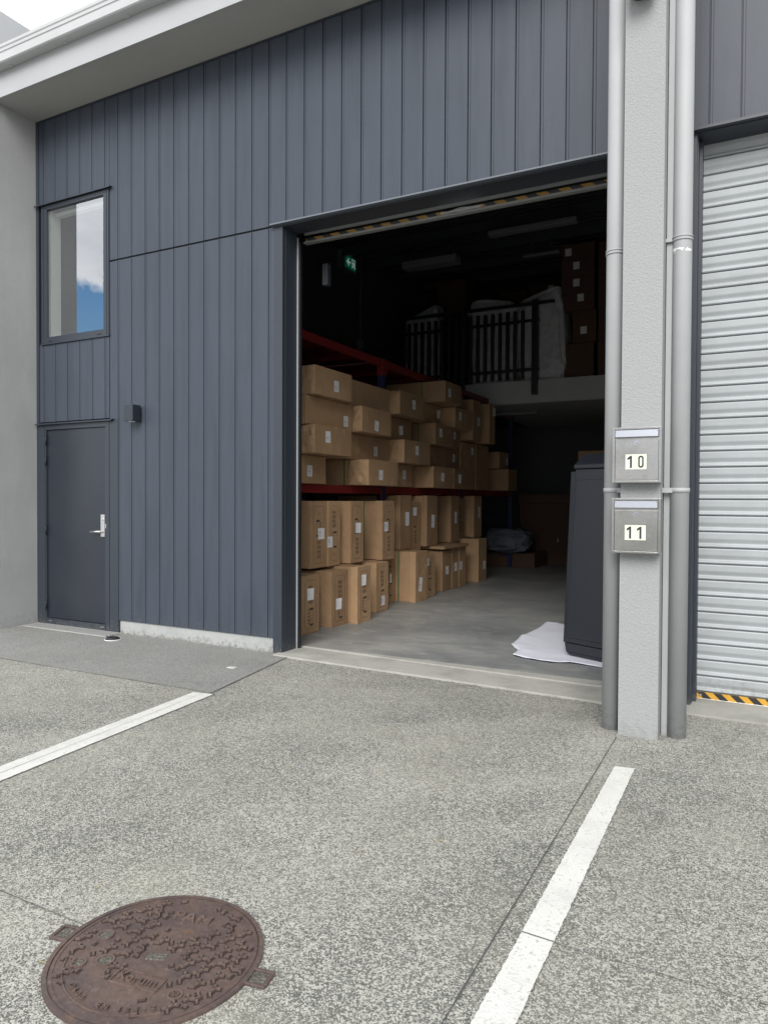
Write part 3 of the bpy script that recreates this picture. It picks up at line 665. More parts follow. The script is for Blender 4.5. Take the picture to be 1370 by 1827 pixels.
# ------------------------------------------------------------------ manhole cover
MC = Vector((-1.60, -3.616, 0)); RM = .302
M_iron = mat('rusty_cast_iron', (.120, .082, .068), .5, metal=.2, n1=(70, .16), var=[(6, (.078, .058, .057), .4, .65), (7, (.24, .12, .05), .64, .76), (30, (.17, .13, .115), .60, .75), (120, (.3, .27, .24), .70, .74)], bump=[(60, .002, .6), (200, .001, .5)], coord='World')
M_rust = mat('orange_rust', (.24, .10, .04), .8, n1=(40, .3), bump=(60, .002, .5))
M_sand = mat('grit_fill', (.085, .08, .065), .9, n1=(120, .4), bump=(90, .01, 1), var=(110, (.20, .19, .16), .55, .62))
t = empty('manhole_cover', MC, 'round rusty cast iron manhole cover with raised branching pattern, bottom left of the forecourt', 'manhole cover')
b = MB(); b.cyl(MC+Vector((0, 0, .0)), MC+Vector((0, 0, .006)), RM, seg=96); 
disc = b.build('cover', M_iron, t)
b = MB()
n_ = 96
for k in range(n_):
    a0, a1 = 2*math.pi*k/n_, 2*math.pi*(k+1)/n_
    for (ri, ro, z0, z1) in ((RM+.002, RM+.016, -.01, .0085), (RM-.012, RM-.003, .006, .0078)):
        P4 = [MC+Vector((rr*math.cos(an), rr*math.sin(an), z0)) for rr, an in ((ri, a0), (ro, a0), (ro, a1), (ri, a1))]
        b.prism(P4, (0, 0, z1-z0))
rim = b.build('frame_ring', M_iron, t)
def lug(cx, cy, an):
    b = MB(); Mx = Matrix.Translation(MC+Vector((cx, cy, .0))) @ Matrix.Rotation(an, 4, 'Z')
    for (x0, x1, y0, y1) in ((-.035, .032, -.036, -.026), (-.035, .032, .026, .036), (.022, .034, -.026, .026)):
        b.xbox(Mx @ Matrix.Translation(((x0+x1)/2, (y0+y1)/2, .003)), x1-x0, y1-y0, .012, .002)
    b.build('lifting_lug', M_iron, t)
    b = MB(); b.xbox(Mx @ Matrix.Translation((-.005, 0, .0002)), .056, .052, .006); b.build('lug_grit', M_sand, t)
lug(.340, .060, math.radians(10)); lug(-.336, -.058, math.radians(190))
# branching raised pattern
M_itop = mat('worn_iron_relief', (.165, .118, .100), .42, metal=.3, n1=(90, .2), var=(9, (.11, .078, .07), .4, .7), coord='World')
M_grime_shade = mat('dark_grime_shade', (.028, .019, .017), .8)  # crevice dirt and painted-in shadow outlining the raised bars
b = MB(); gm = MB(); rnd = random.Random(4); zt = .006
def bar(cx, cy, an, ln, wd=.0062, h=.0075):
    ln *= 1.0
    Mx = Matrix.Translation(MC+Vector((cx, cy, zt+h/2-.001))) @ Matrix.Rotation(an, 4, 'Z') @ Matrix.Translation((ln/2, 0, 0))
    b.xbox(Mx, ln, wd, h)
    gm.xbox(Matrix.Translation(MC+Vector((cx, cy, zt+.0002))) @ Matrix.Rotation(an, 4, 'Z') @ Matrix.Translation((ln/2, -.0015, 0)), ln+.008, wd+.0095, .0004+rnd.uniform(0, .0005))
avoid = [(-.211, -.009, .034), (-.112, -.097, .034), (-.174, -.142, .034), (.01, -.011, .045), (-.03, .187, .085), (.04, -.115, .078), (.178, -.111, .028), (-.05, -.225, .04), (.07, -.225, .05), (.15, -.17, .035), (-.10, -.18, .03), (0.02, -.235, .05)]
pts = []
for iy in range(-6, 7):
    for ix in range(-6, 7):
        x = (ix+(.5 if iy % 2 else 0))*.058; y = iy*.050
        if x*x+y*y > (RM-.028)**2: continue
        if any((x-ax)**2+(y-ay)**2 < (ar+.018)**2 for ax, ay, ar in avoid): continue
        pts.append((x+rnd.uniform(-.003, .003), y+rnd.uniform(-.003, .003)))
for qi, (x, y) in enumerate(pts):
    a0 = rnd.choice([0, 1, 2])*math.pi/3+.35; hx, hy = .010*math.cos(a0), .010*math.sin(a0)
    k = rnd.random()
    bar(x-hx, y-hy, a0, .020)
    bar(x+hx, y+hy, a0+.95, .015); bar(x+hx, y+hy, a0-.95, .015)
    if k < .7: bar(x-hx, y-hy, a0+math.pi+.95, .015)
    if k > .25: bar(x-hx, y-hy, a0+math.pi-.95, .015)
for i in range(260):
    an, rr = rnd.uniform(0, 6.28), (RM-.025)*math.sqrt(rnd.random()); x, y = rr*math.cos(an), rr*math.sin(an)
    if any((x-ax)**2+(y-ay)**2 < .0285**2 for ax, ay in pts) or any((x-ax)**2+(y-ay)**2 < (ar+.008)**2 for ax, ay, ar in avoid): continue
    bar(x, y, rnd.choice([0, 1.57, .78, -.78]), rnd.uniform(.010, .018), .007); pts.append((x, y))
b.build('raised_pattern', M_itop, t); gm.build('grime_shade', M_grime_shade, t)
b = MB()
for (x, y, ro) in ((-.211, -.009, .026), (-.112, -.097, .028), (-.174, -.142, .024), (.178, -.111, .022)):
    for q_ in range(24):
        a0, a1 = q_*math.pi/12, (q_+1)*math.pi/12
        b.prism([MC+Vector((x+rr*math.cos(an), y+rr*math.sin(an), .0055)) for rr, an in ((ro-.006, a0), (ro, a0), (ro, a1), (ro-.006, a1))], (0, 0, .005))
for (cx, cy, sx, sy, an) in ((.04, -.115, .155, .058, .16),):
    Mx = Matrix.Translation(MC+Vector((cx, cy, .0075))) @ Matrix.Rotation(an, 4, 'Z')
    for (ox, oy, lx, ly) in ((0, sy/2, sx, .004), (0, -sy/2, sx, .004), (sx/2, 0, .004, sy), (-sx/2, 0, .004, sy)): b.xbox(Mx @ Matrix.Translation((ox, oy, 0)), lx, ly, .004)
for q_ in range(30):
    an = math.radians(212+q_*3.5); a1 = an+math.radians(3.6)
    for ri in (.262,): b.prism([MC+Vector((rr*math.cos(aa), rr*math.sin(aa), .0055)) for rr, aa in ((ri, an), (ri+.004, an), (ri+.004, a1), (ri, a1))], (0, 0, .004))
b.build('raised_rings', M_itop, t)
b = MB()
for (x, y, ro) in ((-.211, -.009, .020), (-.112, -.097, .021), (-.174, -.142, .016)): b.cyl(MC+Vector((x, y, .004)), MC+Vector((x, y, .0075)), ro, seg=20)
b.xbox(Matrix.Translation(MC+Vector((.01, -.011, .006))) @ Matrix.Rotation(.4, 4, 'Z'), .06, .03, .004, .001)
b.build('grit_filled_hole', M_sand, t)
def ttext(s_, x, y, an, size, nm='raised_lettering', sx=1.0):
    text(nm, s_, size, M_itop, Matrix.Translation(MC+Vector((x, y, .0085))) @ Matrix.Rotation(an, 4, 'Z'), t, ext=.008, sx=sx, off=.0)
ttext('PAM', -.03, .187, .17, .062, sx=1.15); ttext('Korum', .04, -.115, .16, .046); ttext('NF', .178, -.111, .2, .022)
s_ = '2AIR  D400  EN 124-2'
for i, ch in enumerate(s_):
    if ch != ' ':
        an = math.radians(214+i*5.2); ttext(ch, .243*math.cos(an), .243*math.sin(an), an+math.pi/2, .026)

# ------------------------------------------------------------------ racking
t = empty('pallet_rack', (-4.9, 4.4, .012), 'long pallet rack with red beams and blue posts along the left side of the unit', 'pallet rack')
PY = (.50, 3.30, 6.10, 8.90); XF = -4.55
for y in PY:
    for x in (XF, -5.70):
        b = MB(); b.box(x, x+.08, y-.05, y+.05, .012, 3.15, .004); b.box(x-.02, x+.1, y-.07, y+.07, .012, .022); b.build('post', M_blue, t)
    for k in range(5):
        b = MB(); z = .25+k*.62; b.cyl((XF, y, z), (-5.62, y, z+.5 if k % 2 else z), .015, seg=8); b.build('brace', M_blue, t)
for i, (ya, yb) in enumerate(zip(PY, PY[1:])):
    y0, y1 = ya+.055, yb-.055
    for z in (1.45, 3.145):
        for x in (XF+.02, -5.70):
            b = MB(); b.box(x, x+.05, y0, y1, z, z+.097, .003)
            for ye in (y0, y1-.04): b.box(x+.045, x+.058, ye, ye+.04, z-.06, z+.10)
            b.build('beam', M_red, t)
    b = MB(); b.box(-5.65, XF+.02, y0, y1, 1.535, 1.549); b.build('shelf_board', M_card, t)
    b = MB(); b.box(-5.65, XF+.02, y0, y1, 3.225, 3.238); b.build('shelf_board', M_red, t)
    for k in range(3): b = MB(); b.box(-5.65, XF+.02, y0+.5+k*.8, y0+.56+k*.8, 3.16, 3.222); b.build('cross_bar', M_red, t)
for y in PY: b = MB(); b.box(XF-.005, XF+.085, y-.053, y+.053, 3.03, 3.245, .002); b.build('beam_connector', M_red, t)

# ------------------------------------------------------------------ cartons
def rot_uv(lst, flip, W, H):
    if not flip: return lst
    return [(W-b_, W-a_, H-d_, H-c_) for a_, b_, c_, d_ in lst]
def frame_r(x0, x1, y0, y1, t=.0035): return [(x0, x1, y0, y0+t), (x0, x1, y1-t, y1), (x0, x0+t, y0+t, y1-t), (x1-t, x1, y0+t, y1-t)]
def upright_marks(W, H, flip, rn):
    r_ = []; m_ = .055
    x0, x1, y0, y1 = m_, W-m_, .05, H-.055
    c_ = .015
    r_ += [(x0+c_, x1-c_, y0, y0+.003), (x0+c_, x1-c_, y1-.003, y1), (x0, x0+.003, y0+c_, y1-c_), (x1-.003, x1, y0+c_, y1-c_)]
    # icon block: 2 x 4
    s_ = .034; cx = W/2
    for j_ in range(4):
        for i_ in range(2):
            ox = cx-.036+i_*.040; oy = y0+.055+j_*.050
            r_ += frame_r(ox, ox+s_, oy, oy+s_+.004, .0025)
            k = (j_*2+i_) % 4
            if k == 0: r_ += [(ox+.014, ox+.019, oy+.006, oy+.028), (ox+.008, ox+.026, oy+.022, oy+.027)]
            elif k == 1: r_ += [(ox+.008, ox+.014, oy+.006, oy+.028), (ox+.020, ox+.026, oy+.006, oy+.028)]
            elif k == 2: r_ += [(ox+.009, ox+.025, oy+.014, oy+.028), (ox+.015, ox+.019, oy+.006, oy+.014)]
            else: r_ += frame_r(ox+.009, ox+.026, oy+.009, oy+.029, .004)
    # table with two bars
    ty = y0+.055+4*.050+.03
    r_ += [(cx-.05, cx+.015, ty, ty+.022), (cx-.05, cx+.015, ty+.16, ty+.182)]
    for q_ in range(1, 5): r_ += [(cx-.05, cx+.015, ty+.022+q_*.028, ty+.0235+q_*.028)]
    r_ += [(cx-.05, cx-.0485, ty, ty+.16), (cx+.0135, cx+.015, ty, ty+.16)]
    for q_ in range(5): r_ += [(cx+.025, cx+.045, ty+.01+q_*.034, ty+.022+q_*.034), (cx+.027, cx+.043, ty+.003+q_*.034, ty+.006+q_*.034)]
    # small mark at the far end
    oy = y1-.09
    r_ += frame_r(cx-.012, cx+.014, oy, oy+.028, .002); r_ += [(cx+.02, cx+.028, oy+.006, oy+.02)]
    return rot_uv(r_, flip, W, H)
def flat_marks(W, H):
    r_ = frame_r(.06, .30, .04, H-.04, .003) + frame_r(.34, W-.05, .04, H-.04, .003)
    for i_ in range(3):
        for j_ in range(2): r_ += frame_r(W-.24+i_*.06, W-.20+i_*.06, .07+j_*.07, .115+j_*.07, .003)
    return r_
ORD = ['nearest the jamb', 'second from the jamb', 'third from the jamb', 'fourth from the jamb', 'fifth from the jamb', 'sixth from the jamb', 'seventh from the jamb', 'eighth from the jamb', 'ninth from the jamb', 'tenth from the jamb', 'eleventh from the jamb', 'twelfth from the jamb']
def carton(X, Y0, Y1, Z0, Z1, Ln, label, group, marks=None, lab=None, lid=False, straps=(), creased=False, ang=0.0, labsz=(.10, .125), labang=0., labmark='b', flaps=True):
    rn = random.Random(int((X*31+Y0*97+Z0*53)*100))
    g_ = .0025
    cx, cy = X-Ln/2, (Y0+Y1)/2
    b = MB()
    # body: gridded box with slightly bulging sides
    W, H = Y1-Y0-2*g_, Z1-Z0-g_
    bm = b.bm
    bmesh.ops.create_cube(bm, size=1, matrix=Matrix.Translation((-Ln/2, 0, H/2)) @ Matrix.Diagonal((Ln, W, H, 1)))
    bmesh.ops.bevel(bm, geom=list(bm.edges), offset=.005, segments=2, affect='EDGES', profile=.5)
    if creased:      # taped end-flap seams on the face towards the doorway
        pass
    root = b.build('cardboard_box', M_card, None, origin=(0, 0, 0)); root.location = (X, cy, Z0)
    root.rotation_euler = (0, 0, ang+rn.uniform(-.007, .007))
    tag(root, label, 'carton', group)
    def child(bb, name, m_):
        me = bpy.data.meshes.new(name); bb.bm.normal_update(); bb.bm.to_mesh(me); bb.bm.free(); me.materials.append(m_)
        o = bpy.data.objects.new(name, me); COL.objects.link(o); o.parent = root; return o
    # front face flap seam: a shallow strip of paper tape
    if creased:
        bb = MB(); wdt = .17
        # crumpled end panel wrapped over the -Y side near the aisle end
        nx, nz_ = 10, 10; x0, x1 = -.30, -.006; vs = {}
        for i in range(nx+1):
            for k in range(nz_+1):
                x = x0+(x1-x0)*i/nx; z = .006+(H-.012)*k/nz_
                e = 0 if (i in (0, nx) or k in (0, nz_)) else abs(noise.noise(Vector((x*9+X, z*9+Y0*3, 1.3*Z0))))*.03
                vs[i, k] = bb.bm.verts.new((x, -W/2-.0015-e, z))
        for i in range(nx):
            for k in range(nz_):
                fc = bb.bm.faces.new((vs[i, k], vs[i+1, k], vs[i+1, k+1], vs[i, k+1])); fc.smooth = rn.random() < .5
        child(bb, 'end_flap', M_card2)
    if lid:
        bb = MB(); d_ = .07; th = .015
        bb.box(-d_, th, -W/2-th, W/2+th*.2, -0.0 if Z0 > .3 else .0, .010 if False else .006)
        bb.box(-d_, th, -W/2-th, -W/2-.0005, .006, H+.004); bb.box(-d_, th, W/2+.0003, W/2+.002, .006, H+.004); bb.box(-d_, th, -W/2-.0005, W/2+.0003, H+.0003, H+.004); bb.box(.0005, th, -W/2-.0005, W/2+.0003, .006, H+.0003)
        child(bb, 'lid', M_card)
    fx = .0152 if lid else .0002
    if marks:
        bb = MB()
        rr = upright_marks(W, H, marks == 'flip', rn) if marks in ('up', 'flip') else flat_marks(W, H)
        bb.rects((fx, -W/2, 0), (0, 1, 0), (0, 0, 1), (1, 0, 0), rr, .0006)
        child(bb, 'printed_marks', M_ink2)
    if lab is not None:
        ly, lz = lab[0]-cy, lab[1]-Z0
        bb = MB(); ca, sa = math.cos(labang), math.sin(labang); U = Vector((0, ca, sa)); V = Vector((0, -sa, ca)); O = Vector((fx+.0008, ly, lz)); w_, h_ = labsz
        # slightly curled sheet
        n_ = 5; cu = rn.uniform(.0, .012) if rn.random() < .4 else .001
        rows = []
        for i in range(n_+1):
            s_ = i/n_; lift = cu*(s_**2)
            rows.append((bb.bm.verts.new(O+U*(-w_/2+w_*s_)-V*h_/2+Vector((lift, 0, 0))), bb.bm.verts.new(O+U*(-w_/2+w_*s_)+V*h_/2+Vector((lift*1.4, 0, 0)))))
        for (p, q_), (r_, s_) in zip(rows, rows[1:]): bb.bm.faces.new((p, r_, s_, q_))
        lo_ = child(bb, 'shipping_label', M_white)
        bb = MB(); O2 = O+Vector((.0007, 0, 0))
        if labmark == 'r': bb.rects(O2, U, V, (1, 0, 0), [(-w_*.3, -w_*.05, h_*.08, h_*.12), (-w_*.28, -w_*.1, h_*.18, h_*.24), (-w_*.35, w_*.1, -h_*.03, 0), (-w_*.35, -w_*.12, -h_*.2, -h_*.17)], .0003)
        else: bb.rects(O2, U, V, (1, 0, 0), [(-w_*.3, w_*.05, -h_*.04, -h_*.01), (-w_*.3, w_*.12, -h_*.10, -h_*.075), (-w_*.05, w_*.05, -h_*.27, -h_*.22), (-w_*.1, -w_*.08, -h_*.27, -h_*.22)], .0003)
        ink = child(bb, 'label_print', M_ink2); ink.parent = lo_
    for xs in straps:
        bb = MB(); xl = xs-X; e = .002; sw = .008
        bb.box(xl-sw, xl+sw, -W/2-e-.0015, -W/2-.0008, -0.0, H+e); bb.box(xl-sw, xl+sw, W/2+.0005, W/2+.001, 0, H); bb.box(xl-sw, xl+sw, -W/2, W/2, H+.0004, H+e)
        child(bb, 'strap', M_green)
    return root
F0 = .013
G1, G2, G3 = 'upright cartons in the bottom row on the floor', 'upright cartons standing on the bottom row', 'cartons laid flat on the rack shelf'
def cut(s_, n_=16): return s_
def R1(i, x): return f'bottom floor row carton, {ORD[i]}, {x}'
def R2(i, x): return f'upper floor row carton, {ORD[i]}, {x}'
carton(-4.04, .73, 1.06, F0, .61, 1.1, R1(0, 'printed side cut off'), G1, 'flip', (.885, .414), labmark='r', labsz=(.10, .12))
carton(-4.03, 1.27, 1.59, F0, .61, 1.1, R1(1, 'sticker low on its printed side'), G1, 'flip', (1.395, .253), lid=True, labmark='r', labsz=(.10, .12))
carton(-3.91, 1.61, 1.90, F0, .635, 1.1, R1(2, 'sticker near the top'), G1, 'flip', (1.729, .484), lid=True, labmark='r', labsz=(.09, .12))
carton(-4.08, 2.365, 2.69, F0, .615, 1.1, R1(3, 'printed, sticker near the floor'), G1, 'flip', (2.548, .142), labmark='r', labsz=(.09, .12))
carton(-4.25, 2.72, 3.03, F0, .615, 1.0, R1(4, 'set back, narrow label'), G1, None, (2.971, .376), labsz=(.05, .17))
carton(-4.32, 3.05, 3.36, F0, .615, 1.0, R1(5, 'set back and printed'), G1, 'flip', (3.217, .335), labsz=(.03, .12))
carton(-4.04, 3.38, 3.74, F0, .685, 1.1, R1(6, 'large, green strapped, tilted label'), G1, None, (3.517, .242), lid=True, labsz=(.10, .19), labang=-.2, straps=(-4.285,))
carton(-4.09, 3.785, 4.157, F0, .62, 1.1, R1(7, 'printed, behind the strapped one'), G1, 'flip', (3.892, .510), labsz=(.10, .11))
carton(-4.16, 4.58, 4.93, F0, .62, 1.1, R1(8, 'plain, one mid height label'), G1, None, (4.760, .319), labsz=(.11, .12))
carton(-4.16, 4.95, 5.22, F0, .64, 1.1, R1(9, 'plain, left of the twin labels'), G1, None, (5.100, .342), labsz=(.12, .13))
carton(-4.16, 5.235, 5.54, F0, .64, 1.1, R1(10, 'plain, right of the twin labels'), G1, None, (5.314, .347), labsz=(.11, .13))
carton(-4.12, 6.0, 6.40, F0, .73, 1.1, R1(11, 'the deepest and tallest one'), G1, None, (6.275, .280), labsz=(.12, .14))
carton(-4.10, 4.5, 5.50, .645, .69, 1.1, 'thin flat carton slab lying between the two floor rows', 'flat cartons between the floor rows')
carton(-4.20, 1.13, 1.455, .64, 1.36, 1.1, R2(0, 'printed with a sticker in the middle'), G2, 'up', (1.334, 1.006), labmark='r', labsz=(.115, .12))
carton(-4.19, 1.46, 1.72, .64, 1.36, 1.1, R2(1, 'printed upside down'), G2, 'flip', (1.50, .909), labmark='r', labsz=(.11, .12))
carton(-4.16, 1.89, 2.205, .64, 1.36, 1.1, R2(2, 'printed, sticker over the table'), G2, 'up', (2.064, 1.046), labmark='r', labsz=(.11, .12))
carton(-4.19, 2.72, 3.03, .62, 1.36, 1.1, R2(3, 'printed, beside a green strap'), G2, 'up', (2.802, 1.036), lid=True, labmark='r', labsz=(.10, .12), straps=(-4.45,))
carton(-4.38, 3.60, 3.93, .69, 1.435, 1.0, R2(4, 'plain with a tall white label'), G2, None, (3.790, 1.108), lid=True, labsz=(.10, .19))
carton(-4.40, 3.955, 4.33, .64, 1.34, 1.0, R2(5, 'lower, printed, between taller ones'), G2, 'up', (4.109, 1.205), labmark='r', labsz=(.10, .12))
carton(-4.33, 4.37, 4.74, .695, 1.435, 1.0, R2(6, 'plain, tall tilted label'), G2, None, (4.569, 1.056), lid=True, labsz=(.11, .19), labang=-.05)
carton(-4.39, 5.43, 5.77, .695, 1.435, 1.0, R2(7, 'plain, lit side framed by lid'), G2, None, (5.622, 1.089), lid=True, labsz=(.10, .19))
carton(-4.45, 5.79, 6.2, .735, 1.40, .9, R2(8, 'dark and set back'), G2, 'up', None)
carton(-4.38, 6.44, 6.80, .735, 1.44, 1.0, R2(9, 'the last one, farthest inside'), G2, None, (6.676, 1.157), lid=True, labsz=(.10, .19))
carton(-4.45, 6.45, 7.0, F0, .725, .9, 'dark carton on the floor behind the deepest one of the bottom row', G1)
# shelf cartons
lay = {0: (1.552, 1.866), 1: (1.869, 2.182), 2: (2.185, 2.497), 3: (2.50, 2.812), 4: (2.815, 3.12)}
ROWN = {0: 'lowest shelf layer', 1: 'second shelf layer', 2: 'third shelf layer', 3: 'fourth shelf layer', 4: 'topmost shelf layer'}
def S(k, X, y0, y1, i, x, **kw):
    z0, z1 = lay[k]
    return carton(X, y0, y1, z0, z1, kw.pop('Ln', 1.15), f'{ROWN[k]} carton, {ORD[i]}, {x}', G3, **kw)
S(0, -4.42, 1.0, 1.78, 0, 'set back with a label', lab=(1.444, 1.691))
S(0, -4.20, 2.39, 3.18, 1, 'jutting out with a green strap', lab=(2.705, 1.682), creased=True, straps=(-4.542,), labang=-.05)
S(0, -4.42, 3.25, 4.08, 2, 'narrow in view and set back', lab=(3.814, 1.723))
S(0, -4.20, 4.32, 5.02, 3, 'printed with a curled label', marks='flat', lab=(4.653, 1.713), labang=-.15)
S(0, -4.25, 5.25, 5.82, 4, 'dim with a label at its left edge', marks='flat', lab=(5.46, 1.708), labsz=(.09, .14))
S(0, -4.42, 5.9, 6.62, 5, 'dark and set back')
S(1, -4.20, 1.21, 1.98, 0, 'jutting out with a label high on its side', lab=(1.469, 2.059), creased=True, labang=.03)
S(1, -4.42, 2.02, 3.34, 1, 'set back in shade', lab=(2.970, 1.998))
S(1, -4.20, 3.37, 4.21, 2, 'jutting out beside a green strap', lab=(3.760, 2.051), creased=True, straps=(-4.453,))
S(1, -4.42, 4.25, 5.18, 3, 'dark and printed', marks='flat')
S(1, -4.42, 5.21, 5.89, 4, 'dark, printed and labelled', marks='flat', lab=(5.625, 2.050))
carton(-4.42, 5.93, 6.62, 1.869, 2.34, 1.1, 'dark square carton under the two upright ones on the shelf', G3, None, (6.47, 2.211))
S(2, -4.30, 1.18, 2.16, 0, 'label at its right end', lab=(2.017, 2.287), labang=.03)
S(2, -4.20, 2.23, 2.98, 1, 'jutting out with a crooked shiny label', lab=(2.589, 2.281), creased=True, labang=-.12)
S(2, -4.42, 3.08, 4.04, 2, 'set back in shade with a tilted label', lab=(3.695, 2.331), labang=.1)
S(2, -4.20, 4.39, 5.07, 3, 'printed and jutting out', marks='flat', lab=(4.584, 2.365), straps=(-4.477,))
S(2, -4.42, 5.1, 5.9, 4, 'dark behind the printed one', marks='flat', lab=(5.658, 2.42))
S(3, -4.20, 1.21, 1.98, 0, 'jutting out, creased and well lit', lab=(1.640, 2.634), creased=True, labang=.02)
S(3, -4.33, 2.02, 3.18, 1, 'long and plain without a label')
S(3, -4.20, 3.23, 4.02, 2, 'jutting out with a label in the middle', lab=(3.652, 2.666), creased=True)
S(3, -4.42, 4.1, 5.08, 3, 'dark and printed behind the jutting one', marks='flat', lab=(4.98, 2.69))
S(3, -4.20, 5.13, 5.87, 4, 'printed and jutting out under the top layer', marks='flat', lab=(5.351, 2.685))
S(4, -4.10, 4.5, 5.14, 0, 'jutting out, dark strap', marks='flat', lab=(4.66, 2.955), straps=(-4.474,), Ln=1.3)
S(4, -4.42, 5.18, 5.75, 1, 'mostly hidden behind the jutting one', lab=(5.6, 2.95))
carton(-4.20, 5.91, 6.28, 2.36, 3.03, 1.1, 'upright brown carton at the far end of the shelf, the nearer of the two', G3, None, (6.171, 2.679), labsz=(.10, .14))
carton(-4.20, 6.71, 7.02, 2.36, 3.05, 1.1, 'upright brown carton at the far end of the shelf, the farther of the two', G3, None, (6.938, 2.926), labsz=(.10, .14))
carton(-4.42, 6.66, 7.3, 1.552, 2.35, 1.1, 'dark carton under the farther upright one on the shelf', G3)
carton(-4.40, 7.85, 8.42, 1.97, 2.29, .6, 'dim carton at the end of the shelf, upper of two', 'cartons at the far end of the rack', None, (8.3, 2.12))
carton(-4.22, 7.86, 8.40, 1.552, 1.96, .45, 'dim carton at the end of the shelf, lower of two', 'cartons at the far end of the rack')

# things at the back on the floor
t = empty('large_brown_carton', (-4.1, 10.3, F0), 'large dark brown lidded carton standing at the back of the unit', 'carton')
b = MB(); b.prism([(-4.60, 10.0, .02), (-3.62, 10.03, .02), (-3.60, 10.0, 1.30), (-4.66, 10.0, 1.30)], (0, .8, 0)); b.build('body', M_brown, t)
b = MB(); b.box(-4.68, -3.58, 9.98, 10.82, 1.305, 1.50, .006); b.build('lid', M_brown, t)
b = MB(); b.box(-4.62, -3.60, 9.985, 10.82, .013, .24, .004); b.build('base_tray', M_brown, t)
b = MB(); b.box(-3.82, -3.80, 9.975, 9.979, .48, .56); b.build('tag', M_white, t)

def bag(name, cx, cy, z0, wx, wy, h, lab, seed, cat='wrapped bundle', slant=0., group=None, mat_=None, pw=.27, amp=.075, lean=0):
    b = MB(); bmesh.ops.create_icosphere(b.bm, subdivisions=5, radius=1)
    for v in b.bm.verts:
        d_ = v.co.normalized(); e = [abs(c_)**pw*(1 if c_ > 0 else -1) for c_ in d_]
        nv = noise.noise(Vector((d_.x*2.2+seed, d_.y*2.2, d_.z*2.6)))*amp + abs(noise.noise(Vector((d_.x*9+seed, d_.y*7, d_.z*5))))*amp*.6 - abs(noise.noise(Vector((d_.x*3+seed, d_.z*12, 4.))))*amp*.35
        zz = (e[2]*.5+.5)*h
        if zz > h*.7: zz += slant*e[0]*(zz/h-.7)/.3
        v.co = Vector((e[0]*wx/2*(1+nv)+lean*(1-zz/h), e[1]*wy/2*(1+nv*2), zz*(1+nv*.25)))
    o = b.build(name, mat_ or M_plastic, None, smooth=True, origin=(0, 0, 0)); o.location = (cx, cy, z0); tag(o, lab, cat, group); return o
GB = 'plastic wrapped bundles behind the balustrade'
bag('wrapped_bundle', -5.98, 7.86, 3.52, .76, .42, 1.55, 'pale plastic wrapped bundle at the left end of the balustrade', 1., slant=.16, group=GB)
bag('wrapped_bundle', -4.47, 7.86, 3.52, .97, .45, 1.58, 'pale plastic wrapped bundle with a flat top behind the middle balusters', 5., slant=-.10, group=GB)
bag('wrapped_bundle', -3.62, 7.83, 3.52, .90, .48, 1.60, 'pale plastic wrapped bundle sagging out past the end post of the balustrade', 9., slant=.14, group=GB, lean=.10)
bag('white_sack', -4.55, 8.95, .30, .85, .6, .50, 'pale sack on the floor under the far end of the rack', 13., 'sack', mat_=M_sack, amp=.3, pw=.6)
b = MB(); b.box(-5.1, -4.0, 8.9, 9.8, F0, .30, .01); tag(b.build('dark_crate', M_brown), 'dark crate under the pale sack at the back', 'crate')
# dark cartons on the mezzanine
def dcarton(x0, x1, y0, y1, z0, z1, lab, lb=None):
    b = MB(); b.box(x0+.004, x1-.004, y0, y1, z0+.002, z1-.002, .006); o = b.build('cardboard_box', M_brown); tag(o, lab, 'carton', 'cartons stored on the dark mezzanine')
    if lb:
        q_ = MB(); q_.box(lb[0]-.055, lb[0]+.055, y0-.002, y0-.0006, lb[1]-.065, lb[1]+.065); q_.build('shipping_label', M_white, o)
Y = 7.62
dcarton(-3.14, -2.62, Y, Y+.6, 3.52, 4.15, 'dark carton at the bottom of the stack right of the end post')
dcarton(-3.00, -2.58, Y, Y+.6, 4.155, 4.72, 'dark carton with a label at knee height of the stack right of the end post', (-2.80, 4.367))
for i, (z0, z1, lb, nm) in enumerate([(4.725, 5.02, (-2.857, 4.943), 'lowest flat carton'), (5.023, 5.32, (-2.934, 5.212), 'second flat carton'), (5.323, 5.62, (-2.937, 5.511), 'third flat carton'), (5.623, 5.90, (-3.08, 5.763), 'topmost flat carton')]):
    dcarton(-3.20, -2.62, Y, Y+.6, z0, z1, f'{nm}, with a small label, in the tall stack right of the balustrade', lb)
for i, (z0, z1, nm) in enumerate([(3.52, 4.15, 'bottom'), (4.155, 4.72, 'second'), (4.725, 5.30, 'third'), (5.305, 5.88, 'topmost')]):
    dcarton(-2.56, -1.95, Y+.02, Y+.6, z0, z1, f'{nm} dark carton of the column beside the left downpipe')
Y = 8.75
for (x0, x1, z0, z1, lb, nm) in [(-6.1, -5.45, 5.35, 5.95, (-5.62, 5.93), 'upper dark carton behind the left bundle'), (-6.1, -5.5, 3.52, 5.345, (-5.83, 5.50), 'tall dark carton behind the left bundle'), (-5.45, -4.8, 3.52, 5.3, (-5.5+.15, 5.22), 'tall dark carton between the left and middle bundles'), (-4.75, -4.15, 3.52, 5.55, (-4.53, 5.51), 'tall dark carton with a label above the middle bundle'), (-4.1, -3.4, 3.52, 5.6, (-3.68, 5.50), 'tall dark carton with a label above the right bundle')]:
    dcarton(x0, x1, Y, Y+.7, z0, z1, nm, lb if z0 < lb[1]-.07 and lb[1]+.07 < z1 else None)

